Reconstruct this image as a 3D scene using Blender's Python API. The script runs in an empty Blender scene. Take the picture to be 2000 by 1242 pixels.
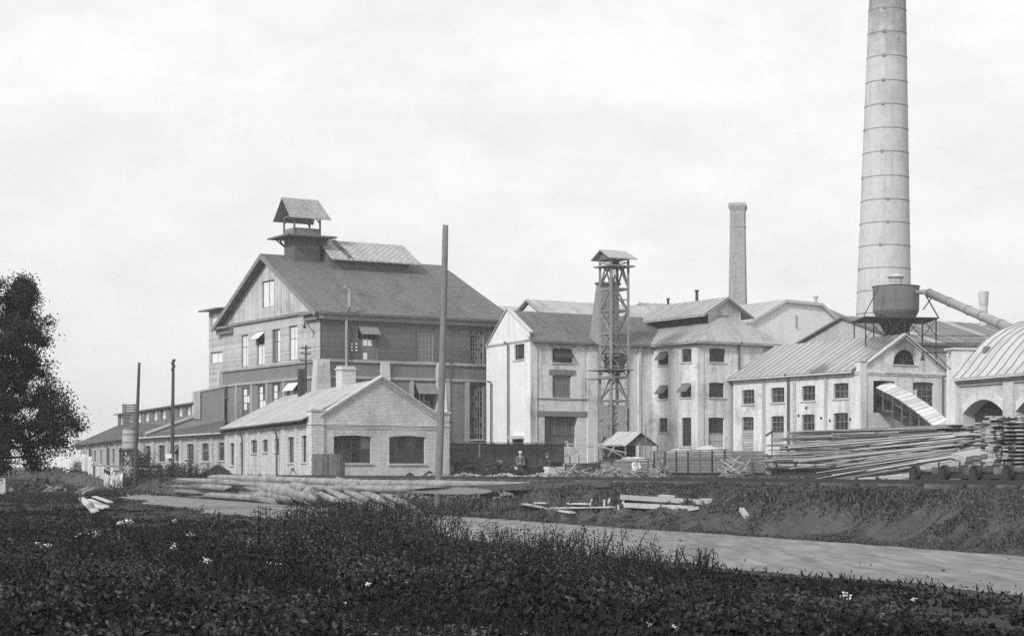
import bpy, bmesh, math, random
import numpy as np
from mathutils import Vector, Matrix
random.seed(7); rng = np.random.default_rng(7)
R = math.radians
scn = bpy.context.scene
COL = scn.collection

# ------------------------------------------------------------------ camera, sky, sun, exposure
EYE, F, CX, HY = 1.6, 3700.0, 1000.0, 920.0     # eye height (m), focal length / principal column / horizon row of the plate
cam_d = bpy.data.cameras.new('camera'); cam = bpy.data.objects.new('camera', cam_d); COL.objects.link(cam)
cam.location = (0, 0, EYE); cam.rotation_euler = (R(90), 0, 0)
cam_d.sensor_width = 36; cam_d.lens = F / 2000 * 36; cam_d.shift_y = (HY - 621) / 2000
cam_d.clip_start = .5; cam_d.clip_end = 6000
scn.camera = cam

SUN_TO = Vector((-.56, -.80, .62)).normalized()
wd = bpy.data.worlds.new('World'); scn.world = wd; wd.use_nodes = True
nt = wd.node_tree; nt.nodes.clear()
def N(nt, t, **kw):
    n = nt.nodes.new(t)
    for k, v in kw.items(): setattr(n, k, v)
    return n
sky = N(nt, 'ShaderNodeTexSky', sky_type='NISHITA', sun_disc=False)
sky.sun_elevation = math.asin(SUN_TO.z); sky.sun_rotation = math.atan2(SUN_TO.x, SUN_TO.y); sky.dust_density = 3
hs = N(nt, 'ShaderNodeHueSaturation'); hs.inputs['Saturation'].default_value = 0
nt.links.new(sky.outputs[0], hs.inputs['Color'])
tc = N(nt, 'ShaderNodeTexCoord'); mp = N(nt, 'ShaderNodeMapping'); mp.inputs['Scale'].default_value = (1, 1, 2.2)
nz = N(nt, 'ShaderNodeTexNoise'); nz.inputs['Scale'].default_value = 9; nz.inputs['Detail'].default_value = 9; nz.inputs['Roughness'].default_value = .68
nt.links.new(tc.outputs['Generated'], mp.inputs[0]); nt.links.new(mp.outputs[0], nz.inputs['Vector'])
cr = N(nt, 'ShaderNodeValToRGB'); cr.color_ramp.elements[0].position = .25; cr.color_ramp.elements[1].position = .7
cr.color_ramp.elements[0].color = (8.9, 8.9, 8.9, 1); cr.color_ramp.elements[1].color = (11.3, 11.3, 11.3, 1)   # thin white overcast
nt.links.new(nz.outputs[0], cr.inputs[0])
mx = N(nt, 'ShaderNodeMix', data_type='RGBA'); mx.inputs[0].default_value = .92
nt.links.new(hs.outputs[0], mx.inputs[6]); nt.links.new(cr.outputs[0], mx.inputs[7])
bg = N(nt, 'ShaderNodeBackground'); bg.inputs[1].default_value = .1
nt.links.new(mx.outputs[2], bg.inputs[0])
wo = N(nt, 'ShaderNodeOutputWorld'); nt.links.new(bg.outputs[0], wo.inputs[0])

sl = bpy.data.lights.new('sun', 'SUN'); sl.energy = 3.1; sl.angle = R(9); sl.color = (1, 1, 1)
so = bpy.data.objects.new('sun', sl); COL.objects.link(so); so.rotation_euler = (-SUN_TO).to_track_quat('-Z', 'Y').to_euler()
so.location = (-60, -40, 90)
scn.view_settings.view_transform = 'Standard'; scn.view_settings.look = 'None'; scn.view_settings.gamma = 1
scn.view_settings.use_curve_mapping = False; scn.view_settings.exposure = 0
scn.cycles.max_bounces = 6; scn.cycles.use_denoising = False

# ------------------------------------------------------------------ materials (a black-and-white plate: every tone is neutral)
MATS = {}
def mat(name, v, var=.14, scale=.6, fvar=.1, fscale=9, rough=.9, pat=None, stain=0, bump=.0, spec=.25, island=0, metal=0, pscale=1, mort=.5, bv=.13, soot=()):
    if name in MATS: return MATS[name]
    m = bpy.data.materials.new(name); m.use_nodes = True; nt = m.node_tree
    b = nt.nodes['Principled BSDF']; b.inputs['Roughness'].default_value = rough
    b.inputs['Specular IOR Level'].default_value = spec; b.inputs['Metallic'].default_value = metal
    L = nt.links.new
    def mth(op, a, c=None, d=None):
        n = N(nt, 'ShaderNodeMath', operation=op)
        for i, x in enumerate((a, c, d)):
            if x is None: continue
            if isinstance(x, (int, float)): n.inputs[i].default_value = x
            else: L(x, n.inputs[i])
        return n.outputs[0]
    geo = N(nt, 'ShaderNodeNewGeometry'); uv = N(nt, 'ShaderNodeUVMap')
    def noise(sc, vec=None, det=4, rgh=.6):
        n = N(nt, 'ShaderNodeTexNoise'); n.inputs['Scale'].default_value = sc; n.inputs['Detail'].default_value = det; n.inputs['Roughness'].default_value = rgh
        L(vec or geo.outputs['Position'], n.inputs['Vector']); return n.outputs[0]
    val = mth('MULTIPLY_ADD', noise(scale), 2.6 * var, 1 - 1.3 * var)
    val = mth('MULTIPLY', val, mth('MULTIPLY_ADD', noise(fscale), 2.6 * fvar, 1 - 1.3 * fvar))
    hgt = None
    sep = N(nt, 'ShaderNodeSeparateXYZ'); L(uv.outputs[0], sep.inputs[0])
    if pat == 'brick':
        bt = N(nt, 'ShaderNodeTexBrick'); L(uv.outputs[0], bt.inputs['Vector'])
        bt.inputs['Scale'].default_value = 1; bt.inputs['Brick Width'].default_value = .27 * pscale; bt.inputs['Row Height'].default_value = .078 * pscale
        bt.inputs['Mortar Size'].default_value = .011 * pscale; bt.inputs['Mortar Smooth'].default_value = .3
        bt.inputs['Color1'].default_value = (1 + bv, 1 + bv, 1 + bv, 1); bt.inputs['Color2'].default_value = (1 - bv, 1 - bv, 1 - bv, 1); bt.inputs['Mortar'].default_value = (mort, mort, mort, 1)
        val = mth('MULTIPLY', val, bt.outputs['Color']); hgt = mth('SUBTRACT', 1, bt.outputs['Fac'])
    elif pat in ('clap', 'vboard'):
        c = sep.outputs[1 if pat == 'clap' else 0]; p = .17 * pscale
        wob = mth('MULTIPLY_ADD', noise(.9, uv.outputs[0]), .05, c) if pat == 'clap' else c
        q = mth('DIVIDE', wob, p); fr = mth('FRACT', q)
        ln = mth('SMOOTH_MIN', mth('MULTIPLY', fr, 6), 1.0, .2)
        wn = N(nt, 'ShaderNodeTexWhiteNoise', noise_dimensions='1D'); L(mth('FLOOR', q), wn.inputs['W'])
        val = mth('MULTIPLY', val, mth('MULTIPLY_ADD', ln, .5, .55)); val = mth('MULTIPLY', val, mth('MULTIPLY_ADD', wn.outputs[0], .36, .82)); hgt = fr
    elif pat == 'diamond':
        mpn = N(nt, 'ShaderNodeMapping'); mpn.inputs['Rotation'].default_value = (0, 0, R(45)); L(uv.outputs[0], mpn.inputs[0])
        bt = N(nt, 'ShaderNodeTexBrick'); L(mpn.outputs[0], bt.inputs['Vector']); bt.offset = 0
        bt.inputs['Scale'].default_value = 1; bt.inputs['Brick Width'].default_value = .42; bt.inputs['Row Height'].default_value = .42; bt.inputs['Mortar Size'].default_value = .05
        bt.inputs['Color1'].default_value = (1.1, 1.1, 1.1, 1); bt.inputs['Color2'].default_value = (.85, .85, .85, 1); bt.inputs['Mortar'].default_value = (.6, .6, .6, 1)
        val = mth('MULTIPLY', val, bt.outputs['Color']); hgt = bt.outputs['Fac']
    elif pat == 'shingle':
        bt = N(nt, 'ShaderNodeTexBrick'); L(uv.outputs[0], bt.inputs['Vector'])
        bt.inputs['Scale'].default_value = 1; bt.inputs['Brick Width'].default_value = .3; bt.inputs['Row Height'].default_value = .22; bt.inputs['Mortar Size'].default_value = .02
        bt.inputs['Color1'].default_value = (1.15, 1.15, 1.15, 1); bt.inputs['Color2'].default_value = (.8, .8, .8, 1); bt.inputs['Mortar'].default_value = (.6, .6, .6, 1)
        val = mth('MULTIPLY', val, bt.outputs['Color']); hgt = mth('SUBTRACT', 1, bt.outputs['Fac'])
    elif pat == 'grain':      # long fibres along the local x of the piece
        txc = N(nt, 'ShaderNodeTexCoord'); mpn = N(nt, 'ShaderNodeMapping'); mpn.inputs['Scale'].default_value = (1.2, 3.2, 3.2); L(txc.outputs['Object'], mpn.inputs[0])
        g = noise(1.6, mpn.outputs[0], 5); val = mth('MULTIPLY', val, mth('MULTIPLY_ADD', g, .9, .55)); hgt = g
        oi = N(nt, 'ShaderNodeObjectInfo'); val = mth('MULTIPLY', val, mth('MULTIPLY_ADD', oi.outputs['Random'], .5, .75))
    if pat == 'streak':       # wheel-worn streaks running along the road
        mpn = N(nt, 'ShaderNodeMapping', vector_type='POINT'); mpn.inputs['Rotation'].default_value = (0, 0, -math.atan2(.348, .937)); mpn.inputs['Scale'].default_value = (2.2, .22, 1); L(geo.outputs['Position'], mpn.inputs[0])
        g = noise(1.3, mpn.outputs[0], 6, .65); val = mth('MULTIPLY', val, mth('MULTIPLY_ADD', g, 1.9, .05)); hgt = g
    if stain:
        mpn = N(nt, 'ShaderNodeMapping'); mpn.inputs['Scale'].default_value = (1.1, .12, 1); L(uv.outputs[0], mpn.inputs[0])
        s = noise(1.0, mpn.outputs[0], 5, .65)
        r = N(nt, 'ShaderNodeMapRange'); r.inputs[1].default_value = .5; r.inputs[2].default_value = .75; r.inputs[3].default_value = 1; r.inputs[4].default_value = 1 - stain; L(s, r.inputs[0])
        val = mth('MULTIPLY', val, r.outputs[0])
        s2 = noise(.35, geo.outputs['Position'], 6, .7)
        r2 = N(nt, 'ShaderNodeMapRange'); r2.inputs[1].default_value = .52; r2.inputs[2].default_value = .7; r2.inputs[3].default_value = 1; r2.inputs[4].default_value = 1 - stain * .8; L(s2, r2.inputs[0])
        val = mth('MULTIPLY', val, r2.outputs[0])
    for (sx, sy, sz, sr, sa) in soot:      # smoke deposits with a place of their own
        vm = N(nt, 'ShaderNodeVectorMath', operation='DISTANCE'); L(geo.outputs['Position'], vm.inputs[0]); vm.inputs[1].default_value = (sx, sy, sz)
        r3 = N(nt, 'ShaderNodeMapRange', interpolation_type='SMOOTHSTEP'); r3.inputs[1].default_value = sr * .25; r3.inputs[2].default_value = sr; r3.inputs[3].default_value = 1 - sa; r3.inputs[4].default_value = 1
        L(mth('MULTIPLY_ADD', noise(1.1), sr * .9, mth('SUBTRACT', vm.outputs['Value'], sr * .45)), r3.inputs[0]); val = mth('MULTIPLY', val, r3.outputs[0])
    if island:
        val = mth('MULTIPLY', val, mth('MULTIPLY_ADD', geo.outputs['Random Per Island'], 2 * island, 1 - island))
    val = mth('MULTIPLY', val, v); val = mth('MINIMUM', mth('MAXIMUM', val, .004), .88)
    L(val, b.inputs['Base Color'])
    if bump:
        bp = N(nt, 'ShaderNodeBump'); bp.inputs['Strength'].default_value = min(1, bump); bp.inputs['Distance'].default_value = .03
        L(hgt or noise(fscale), bp.inputs['Height']); L(bp.outputs[0], b.inputs['Normal'])
    MATS[name] = m; return m

mat('brick_pale', .64, .16, .4, .16, 4, pat='brick', stain=.32, bump=.5, pscale=1.2, mort=.55, bv=.09)
mat('brick_white', .75, .18, .28, .14, 2.5, pat='brick', stain=.6, bump=.3, pscale=1.2, mort=.62, bv=.06)
mat('plaster_white', .80, .1, .4, .12, 4, pat='brick', stain=.2, pscale=1.3, mort=.8, bv=.04)
mat('brick_grey', .50, .14, .4, .16, 5, pat='brick', stain=.3, bump=.3, pscale=1.4)
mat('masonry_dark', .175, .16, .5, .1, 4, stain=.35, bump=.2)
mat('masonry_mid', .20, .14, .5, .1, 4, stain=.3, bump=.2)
mat('band_grey', .34, .14, .6, .1, 8, stain=.3)
mat('trim', .50, .12, .6, .1, 8, stain=.2)
mat('clap_dark', .125, .14, .35, .1, 5, pat='clap', stain=.3, bump=.6)  # dark clapboard; on the right wall its shade is partly painted in
mat('clap_lit_side', .42, .14, .35, .1, 5, pat='clap', stain=.3, bump=.6)  # left-side copy of the clapboard, lightened with sunlight painted into the tone
mat('gable_board', .50, .12, .4, .1, 6, pat='vboard', stain=.4, bump=.5, pscale=1.5)
mat('shingle_grey', .155, .18, .25, .2, 3, pat='shingle', stain=.3, bump=.4)
mat('roof_pale', .34, .16, .4, .15, 4, pat='shingle', stain=.3, bump=.3)
mat('diamond_grey', .42, .12, .3, .1, 4, pat='diamond', stain=.2, bump=.3)
mat('shingle_dark', .10, .18, .3, .14, 3, pat='shingle', stain=.3, bump=.4)
mat('felt_light', .40, .2, .45, .24, 3, stain=.45, bump=.3)
mat('sheet_metal', .38, .2, .35, .16, 4, rough=.7, stain=.45)
mat('sheet_metal_dark', .17, .16, .4, .12, 5, rough=.7, stain=.4)
mat('tin_white', .50, .1, .6, .08, 6, rough=.7, stain=.3)
mat('concrete_stack', .52, .10, .12, .12, 1.8, pat='brick', stain=.22, bump=.2, pscale=3, mort=.9, bv=.03, soot=[(37.8, 187, 54, 13, .55), (37.4, 187, 39, 3, .2), (37.5, 187, 44, 2.5, .2)])
mat('brick_stack', .36, .14, .3, .1, 3, pat='brick', stain=.25, pscale=1.6, bump=.2)
mat('iron', .045, .2, 1, .15, 8, rough=.7)
mat('iron_rust', .09, .22, 1, .15, 8, rough=.85)
mat('iron_mid', .16, .16, .6, .12, 6, rough=.75, stain=.35)
mat('duct', .30, .14, .6, .1, 6, rough=.6, stain=.3)
mat('timber_dark', .035, .2, 1, .2, 8, pat='grain', bump=.3)
mat('timber', .13, .2, 1, .2, 8, pat='grain', bump=.3)
mat('timber_grey', .20, .2, 1, .2, 8, pat='grain', bump=.3)
mat('timber_pale', .40, .16, 1, .16, 8, pat='grain', bump=.3)
mat('timber_white', .58, .1, 1, .12, 8, pat='grain', bump=.2)
mat('board_new', .36, .16, 1, .14, 8, pat='grain', bump=.3)
mat('bark', .25, .6, 1.3, .7, 6, bump=1)
mat('seam', .26, .2, 1, .1, 5)  # roof ribs: seam shadow painted in as a darker tone; also chimney hoops
mat('render_grey', .30, .14, .5, .12, 4, stain=.3, bump=.2)
mat('frame_pale', .34, .12, 1, .1, 9)
mat('bark_dark', .06, .5, 2.2, .4, 9, bump=.8)
mat('log_end', .22, .12, 3, .2, 30)
mat('frame_dark', .07, .15, 1, .1, 9)
mat('frame_mid', .22, .15, 1, .1, 9)
mat('glass_dark', .022, .5, .7, .3, 3, rough=.22, spec=.45)
mat('glass_mid', .13, .35, .7, .2, 3, rough=.25, spec=.5)
mat('glass_soft', .05, .5, .7, .3, 3, rough=.2, spec=.5)
mat('glass_sky', .78, .12, .9, .1, 5, rough=.35, spec=.4, stain=.3)  # sky reflection painted into the panes as a whitish base colour
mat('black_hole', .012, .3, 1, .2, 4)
mat('soil', .026, .5, .35, .5, 4, bump=1)
mat('bank_soil', .062, .5, .5, .5, 5, bump=1)
mat('road', .19, .3, .35, .3, 2.6, bump=.9, pat='streak')
mat('leaf', .026, .35, .8, .2, 5, rough=.75, spec=.15, island=.7)
mat('leaf_weed', .015, .5, .35, .3, 4, rough=.75, spec=.12, island=.8)
mat('leaf_pale', .075, .25, .5, .2, 4, rough=.8, spec=.12, island=.5)
mat('grass', .015, .6, .22, .3, 3, rough=.85, spec=.1, island=.7)
mat('straw', .15, .4, .5, .2, 3, rough=.9, spec=.1, island=.5)
mat('bark_pale', .40, .4, 2, .4, 8, bump=.6)
mat('grass_bank', .075, .45, .3, .2, 3, rough=.9, spec=.1, island=.5)
mat('petal', .62, .12, 3, .1, 20)
mat('skin', .38, .05, 2, .05, 9)
mat('cloth_dark', .05, .15, 3, .15, 12)
mat('cloth_mid', .13, .15, 3, .15, 12)
mat('cloth_white', .62, .1, 3, .1, 12)
mat('rubble', .24, .3, 1.5, .3, 6, island=.6)
mat('rubble_dark', .11, .4, 1.5, .3, 6, island=.7)
mat('ash', .03, .3, 1, .3, 5)
mat('sawdust', .45, .1, 1, .15, 9, bump=.5)

# ------------------------------------------------------------------ mesh helpers
class MB:
    def __init__(s): s.v = []; s.f = []; s.m = []
    def add(s, vs, fs, m=0):
        o = len(s.v); s.v += [Vector(p) for p in vs]
        for f in fs: s.f.append([o + i for i in f]); s.m.append(m)
        return s
    def quad(s, a, b, c, d, m=0): return s.add((a, b, c, d), ((0, 1, 2, 3),), m)
    def poly(s, pts, m=0): return s.add(pts, (tuple(range(len(pts))),), m)
    def hexa(s, p, m=0):   # 8 points: bottom loop then top loop
        return s.add(p, ((3, 2, 1, 0), (4, 5, 6, 7), (0, 1, 5, 4), (1, 2, 6, 5), (2, 3, 7, 6), (3, 0, 4, 7)), m)
    def box(s, c, h, ax=None, m=0):
        c = Vector(c); X, Y, Z = ax or (Vector((1, 0, 0)), Vector((0, 1, 0)), Vector((0, 0, 1)))
        q = [c + X * (a * h[0]) + Y * (b * h[1]) + Z * (k * h[2]) for k in (-1, 1) for a, b in ((-1, -1), (1, -1), (1, 1), (-1, 1))]
        return s.hexa(q, m)
    def bar(s, a, b, w, h=None, m=0):   # square bar from a to b
        a = Vector(a); b = Vector(b); h = h or w; X = (b - a); l = X.length; X = X / l
        up = Vector((0, 0, 1)) if abs(X.z) < .95 else Vector((0, 1, 0))
        Y = up.cross(X).normalized(); Z = X.cross(Y)
        return s.box((a + b) / 2, (l / 2, w / 2, h / 2), (X, Y, Z), m)
    def tube(s, pts, rad, n=10, m=0, caps=True, capm=None):
        pts = [Vector(p) for p in pts]; o = len(s.v); k = len(pts)
        for i, p in enumerate(pts):
            t = (pts[min(i + 1, k - 1)] - pts[max(i - 1, 0)]).normalized()
            up = Vector((0, 0, 1)) if abs(t.z) < .95 else Vector((0, 1, 0))
            X = up.cross(t).normalized(); Y = t.cross(X); r = rad[i] if isinstance(rad, (list, tuple)) else rad
            for j in range(n):
                a = 2 * math.pi * j / n; s.v.append(p + X * (r * math.cos(a)) + Y * (r * math.sin(a)))
        for i in range(k - 1):
            for j in range(n):
                j2 = (j + 1) % n; s.f.append([o + i * n + j, o + i * n + j2, o + (i + 1) * n + j2, o + (i + 1) * n + j]); s.m.append(m)
        if caps:
            cm = m if capm is None else capm
            s.f.append([o + j for j in reversed(range(n))]); s.m.append(cm)
            s.f.append([o + (k - 1) * n + j for j in range(n)]); s.m.append(cm)
        return s
    def slab(s, pts, t, m=0, dirn=(0, 0, -1)):
        d = Vector(dirn) * t; n = len(pts); o = len(s.v)
        s.v += [Vector(p) for p in pts] + [Vector(p) + d for p in pts]
        s.f.append([o + i for i in range(n)]); s.m.append(m); s.f.append([o + n + i for i in reversed(range(n))]); s.m.append(m)
        for i in range(n):
            j = (i + 1) % n; s.f.append([o + i, o + n + i, o + n + j, o + j]); s.m.append(m)
        return s
    def build(s, name, mats, parent=None, smooth=False, loc=None):
        """one mesh object; vertices are world points, the origin goes to the parent (or loc)"""
        if isinstance(mats, str): mats = [mats]
        L0 = Vector(parent_loc(parent)) if parent else Vector((0, 0, 0))
        L1 = Vector(loc) if loc is not None else L0
        me = bpy.data.meshes.new(name); me.from_pydata([tuple(p - L1) for p in s.v], [], s.f)
        for m in mats: me.materials.append(MATS[m])
        me.polygons.foreach_set('material_index', s.m)
        uv = me.uv_layers.new(name='UVMap'); dat = []
        for f in s.f:
            a, b, c = s.v[f[0]], s.v[f[1]], s.v[f[2]]
            n = (b - a).cross(c - a)
            if n.length < 1e-9 and len(f) > 3: n = (c - a).cross(s.v[f[3]] - a)
            n = n.normalized() if n.length > 1e-12 else Vector((0, 0, 1))
            t = Vector((-n.y, n.x, 0)); t = t.normalized() if t.length > .05 else Vector((1, 0, 0))
            bb = n.cross(t)
            if bb.z < 0: bb = -bb
            for i in f: dat += [s.v[i].dot(t), s.v[i].dot(bb)]
        uv.data.foreach_set('uv', dat)
        if smooth: me.polygons.foreach_set('use_smooth', [True] * len(s.f))
        me.update()
        o = bpy.data.objects.new(name, me); COL.objects.link(o)
        if parent: o.parent = parent
        o.location = L1 - L0
        return o
def parent_loc(p):
    l = Vector(p.location)
    while p.parent: p = p.parent; l += p.location
    return l
def tag(o, label, cat, group=None, kind=None):
    if label: o['label'] = label
    if cat: o['category'] = cat
    if group: o['group'] = group
    if kind: o['kind'] = kind
    return o
def thing(name, label, cat, loc, group=None):
    o = bpy.data.objects.new(name, None); COL.objects.link(o); o.location = loc; o.empty_display_size = .3
    return tag(o, label, cat, group)

def P(px, py, d): return Vector(((px - CX) / F * d, d, EYE + (HY - py) / F * d))
def sstep(x): x = min(1, max(0, x)); return x * x * (3 - 2 * x)
RN = Vector((.937, .348, 0)); RT = Vector((-.348, .937, 0))       # across and along the road, the bank and the rails
def zg(X, Y):
    w = .937 * X + .348 * Y; t = -.348 * X + .937 * Y
    c = 21.6 + .25 * math.sin(t * .21) + .12 * math.sin(t * .77) + sstep((w - 21.9) / .8) * (.35 * math.sin(t * .53 + 1.2 * math.sin(t * .17)) + .22 * math.sin(t * 1.7 + w) + .1 * math.sin(t * 4.1 - w * 2))
    z = 1.15 * sstep((w - c) / 2.3) + 1.55 * sstep((w - 57) / 14)
    z += .75 * sstep((-X - 26) / 22) * sstep((Y - 120) / 80)
    if w < 14: z += .10 * math.sin(X * .9 + Y * .3) * math.sin(Y * .37) * sstep((14 - w) / 4)
    if w > 22: z += .03 * math.sin(X * 1.7 + 1) * math.sin(Y * .9)
    return z
def gxy(px, d): return ((px - CX) / F * d, d)
def ground(px, py, d0=14, d1=400):
    d = d0
    while d < d1:
        p = P(px, py, d)
        if p.z <= zg(p.x, p.y): return Vector((p.x, p.y, zg(p.x, p.y)))
        d += .15
    p = P(px, py, d1); return Vector((p.x, p.y, zg(p.x, p.y)))
def at_ground(px, d): x, y = gxy(px, d); return Vector((x, y, zg(x, y)))

class Face:
    """a vertical plane: origin column px at distance d, running towards the vanishing column vp"""
    def __init__(s, px, d, vp=None, xy=None, u=None):
        s.O = Vector(((px - CX) / F * d, d, 0)) if xy is None else Vector((xy[0], xy[1], 0))
        s.u = (Vector((vp - CX, F, 0)) if u is None else Vector((u[0], u[1], 0))).normalized()
        n = Vector((-s.u.y, s.u.x, 0)); s.n = n if n.dot(-s.O) > 0 else -n
    def s_at(s, px):
        t = (px - CX) / F; return (t * s.O.y - s.O.x) / (s.u.x - t * s.u.y)
    def z_at(s, px, py): return EYE + (HY - py) / F * (s.O.y + s.s_at(px) * s.u.y)
    def pt(s, a, z, out=0): p = s.O + s.u * a + s.n * out; return Vector((p.x, p.y, z))
    def px(s, px, py, out=0): return s.pt(s.s_at(px), s.z_at(px, py), out)
    def box(s, mb, s0, s1, z0, z1, o0, o1, m=0):
        return mb.hexa([s.pt(s0, z0, o0), s.pt(s1, z0, o0), s.pt(s1, z0, o1), s.pt(s0, z0, o1), s.pt(s0, z1, o0), s.pt(s1, z1, o0), s.pt(s1, z1, o1), s.pt(s0, z1, o1)], m)
    def op(s, x0, x1, y0, y1, rise=0, kind='seg', depth=.22):
        a, b = sorted((s.s_at(x0), s.s_at(x1))); xm = (x0 + x1) / 2
        z0, z1 = s.z_at(xm, y1), s.z_at(xm, y0)
        k = (s.O.y + s.s_at(xm) * s.u.y) / F
        return dict(s0=a, s1=b, z0=z0, z1=z1, rise=(z1 - z0) if kind == 'round' else rise * k, kind=kind, depth=depth)
    def wall(s, mb, a, b, zb, prof, ops=(), out=0, m=0):
        """wall sheet with real holes and reveals; prof = height, or [(s, z), ...] top outline"""
        if not isinstance(prof, (list, tuple)): prof = [(a, prof), (b, prof)]
        prof = sorted(prof)
        def top(x):
            for (p, q), (p2, q2) in zip(prof, prof[1:]):
                if x <= p2 + 1e-9: return q if p2 == p else q + (q2 - q) * max(0, min(1, (x - p) / (p2 - p)))
            return prof[-1][1]
        def arc(o, x):
            if o['rise'] <= 0: return o['z1']
            h = (o['s1'] - o['s0']) / 2; q = min(1, abs((x - o['s0'] - h) / h))
            return o['z1'] - o['rise'] * ((1 - math.sqrt(1 - q * q)) if o['kind'] == 'round' else q * q)
        cuts = {round(a, 4), round(b, 4)} | {round(p, 4) for p, _ in prof if a < p < b}
        for o in ops:
            n = 1 if o['rise'] <= 0 else (14 if o['kind'] == 'round' else 8)
            o['cs'] = [o['s0'] + (o['s1'] - o['s0']) * i / n for i in range(n + 1)]
            cuts |= {round(c, 4) for c in o['cs'] if a < c < b}
        cuts = sorted(cuts)
        for x0, x1 in zip(cuts, cuts[1:]):
            if x1 - x0 < 2e-4: continue
            xm = (x0 + x1) / 2; lo0 = lo1 = zb
            for o in sorted((o for o in ops if o['s0'] < xm < o['s1']), key=lambda o: o['z0']):
                mb.quad(s.pt(x0, lo0, out), s.pt(x1, lo1, out), s.pt(x1, o['z0'], out), s.pt(x0, o['z0'], out), m)
                lo0, lo1 = arc(o, x0), arc(o, x1)
            mb.quad(s.pt(x0, lo0, out), s.pt(x1, lo1, out), s.pt(x1, top(x1), out), s.pt(x0, top(x0), out), m)
        for o in ops:
            d = out - o['depth']; zs0, zs1 = arc(o, o['s0']), arc(o, o['s1'])
            mb.quad(s.pt(o['s0'], o['z0'], out), s.pt(o['s1'], o['z0'], out), s.pt(o['s1'], o['z0'], d), s.pt(o['s0'], o['z0'], d), m)
            mb.quad(s.pt(o['s0'], o['z0'], out), s.pt(o['s0'], zs0, out), s.pt(o['s0'], zs0, d), s.pt(o['s0'], o['z0'], d), m)
            mb.quad(s.pt(o['s1'], o['z0'], out), s.pt(o['s1'], zs1, out), s.pt(o['s1'], zs1, d), s.pt(o['s1'], o['z0'], d), m)
            for p, q in zip(o['cs'], o['cs'][1:]):
                mb.quad(s.pt(p, arc(o, p), out), s.pt(q, arc(o, q), out), s.pt(q, arc(o, q), d), s.pt(p, arc(o, p), d), m)
        return mb
    def window(s, par, o, nx=2, ny=3, glass='glass_dark', frame='frame_dark', sill=True, out=0, boards=0, wide=.07, sillm='trim', awn=None, awnm='glass_mid', name='window', split=None, mun=.045):
        """frame + muntins (one part), each pane a sub-part; boards = lower share nailed up; awn = (z share from top, angle) of an open sash"""
        d = out - o['depth']; s0, s1, z0, z1 = o['s0'], o['s1'], o['z0'], o['z1']
        mb = MB(); zb = z0 + (z1 - z0) * boards
        for q in ((s0, s0 + wide, zb, z1), (s1 - wide, s1, zb, z1), (s0 + wide, s1 - wide, zb, zb + wide), (s0 + wide, s1 - wide, z1 - wide, z1)):
            s.box(mb, *q, d, d + .07)
        gs = [s0 + wide + (s1 - s0 - 2 * wide) * i / nx for i in range(nx + 1)]; gz = [zb + wide + (z1 - zb - 2 * wide) * i / ny for i in range(ny + 1)]
        if split: gz = [zb + wide, zb + (z1 - zb) * split, z1 - wide]; ny = 2
        for c in gs[1:-1]: s.box(mb, c - mun / 2, c + mun / 2, zb + wide, z1 - wide, d + .01, d + .055)
        for c in gz[1:-1]: s.box(mb, s0 + wide, s1 - wide, c - mun / 2, c + mun / 2, d + .012, d + .052)
        w = mb.build(name, frame, par)
        zo = z1 - (z1 - z0) * (awn[0] if awn else 0)
        for i in range(nx):
            for j in range(ny):
                if awn and (gz[j] + gz[j + 1]) / 2 > zo: continue
                g = MB(); e = random.uniform(-.006, .006); f2 = random.uniform(-.006, .006)
                a, b, c, k = gs[i], gs[i + 1], gz[j], gz[j + 1]
                g.hexa([s.pt(a, c, d + .015 + e), s.pt(b, c, d + .015 + f2), s.pt(b, c, d + .03 + f2), s.pt(a, c, d + .03 + e),
                        s.pt(a, k, d + .015 - f2), s.pt(b, k, d + .015 - e), s.pt(b, k, d + .03 - e), s.pt(a, k, d + .03 - f2)])
                gl = random.choice(glass) if isinstance(glass, (list, tuple)) else glass
                g.build('pane', gl, w)
        if awn:
            h = (z1 - zo); a = R(awn[1]); g = MB(); i0, i1 = s0 + .03, s1 - .03
            zt, ot = z1 - .05, d + .1; zq, oq = zt - h * math.cos(a), ot + h * math.sin(a); nn = Vector((s.n.x * math.cos(a), s.n.y * math.cos(a), math.sin(a))) * .04
            g.slab([s.pt(i0, zt, ot), s.pt(i1, zt, ot), s.pt(i1, zq, oq), s.pt(i0, zq, oq)], 1, 0, nn)
            k = g.build('open_sash', awnm, w)
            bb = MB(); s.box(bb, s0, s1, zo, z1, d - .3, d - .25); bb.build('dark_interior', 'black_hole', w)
            for q in range(1, nx + 1):
                pass
        if boards:
            n = max(3, int((zb - z0) / .2))
            for k in range(n):
                g = MB(); h = (zb - z0) / n; e = random.uniform(-.02, .02)
                s.box(g, s0 + .01, s1 - .01, z0 + k * h + .012, z0 + (k + 1) * h - .014, d + .02 + e, d + .06 + e); g.build('board', 'timber_pale', w)
        if sill:
            g = MB(); k = .12; s.box(g, s0 - k, s1 + k, z0 - .12, z0 - .004, out - .02, out + .09); g.build('sill', sillm, w)
        return w
    def pilaster(s, par, x0, x1, z0, z1, m, out=.1, name='pilaster', px=True):
        if px: x0, x1 = s.s_at(x0), s.s_at(x1)
        mb = MB(); s.box(mb, min(x0, x1), max(x0, x1), z0, z1, -.02, out); return mb.build(name, m, par)
    def pipe(s, par, x, z0, z1, m='iron_rust', r=.06, out=.16, hook=.5):
        a = s.s_at(x); mb = MB(); mb.tube([s.pt(a, z0, out), s.pt(a, z1 - hook, out), s.pt(a, z1 - hook * .4, out + .12), s.pt(a, z1, out + .35)], r, 8); return mb.build('downpipe', m, par)
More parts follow.
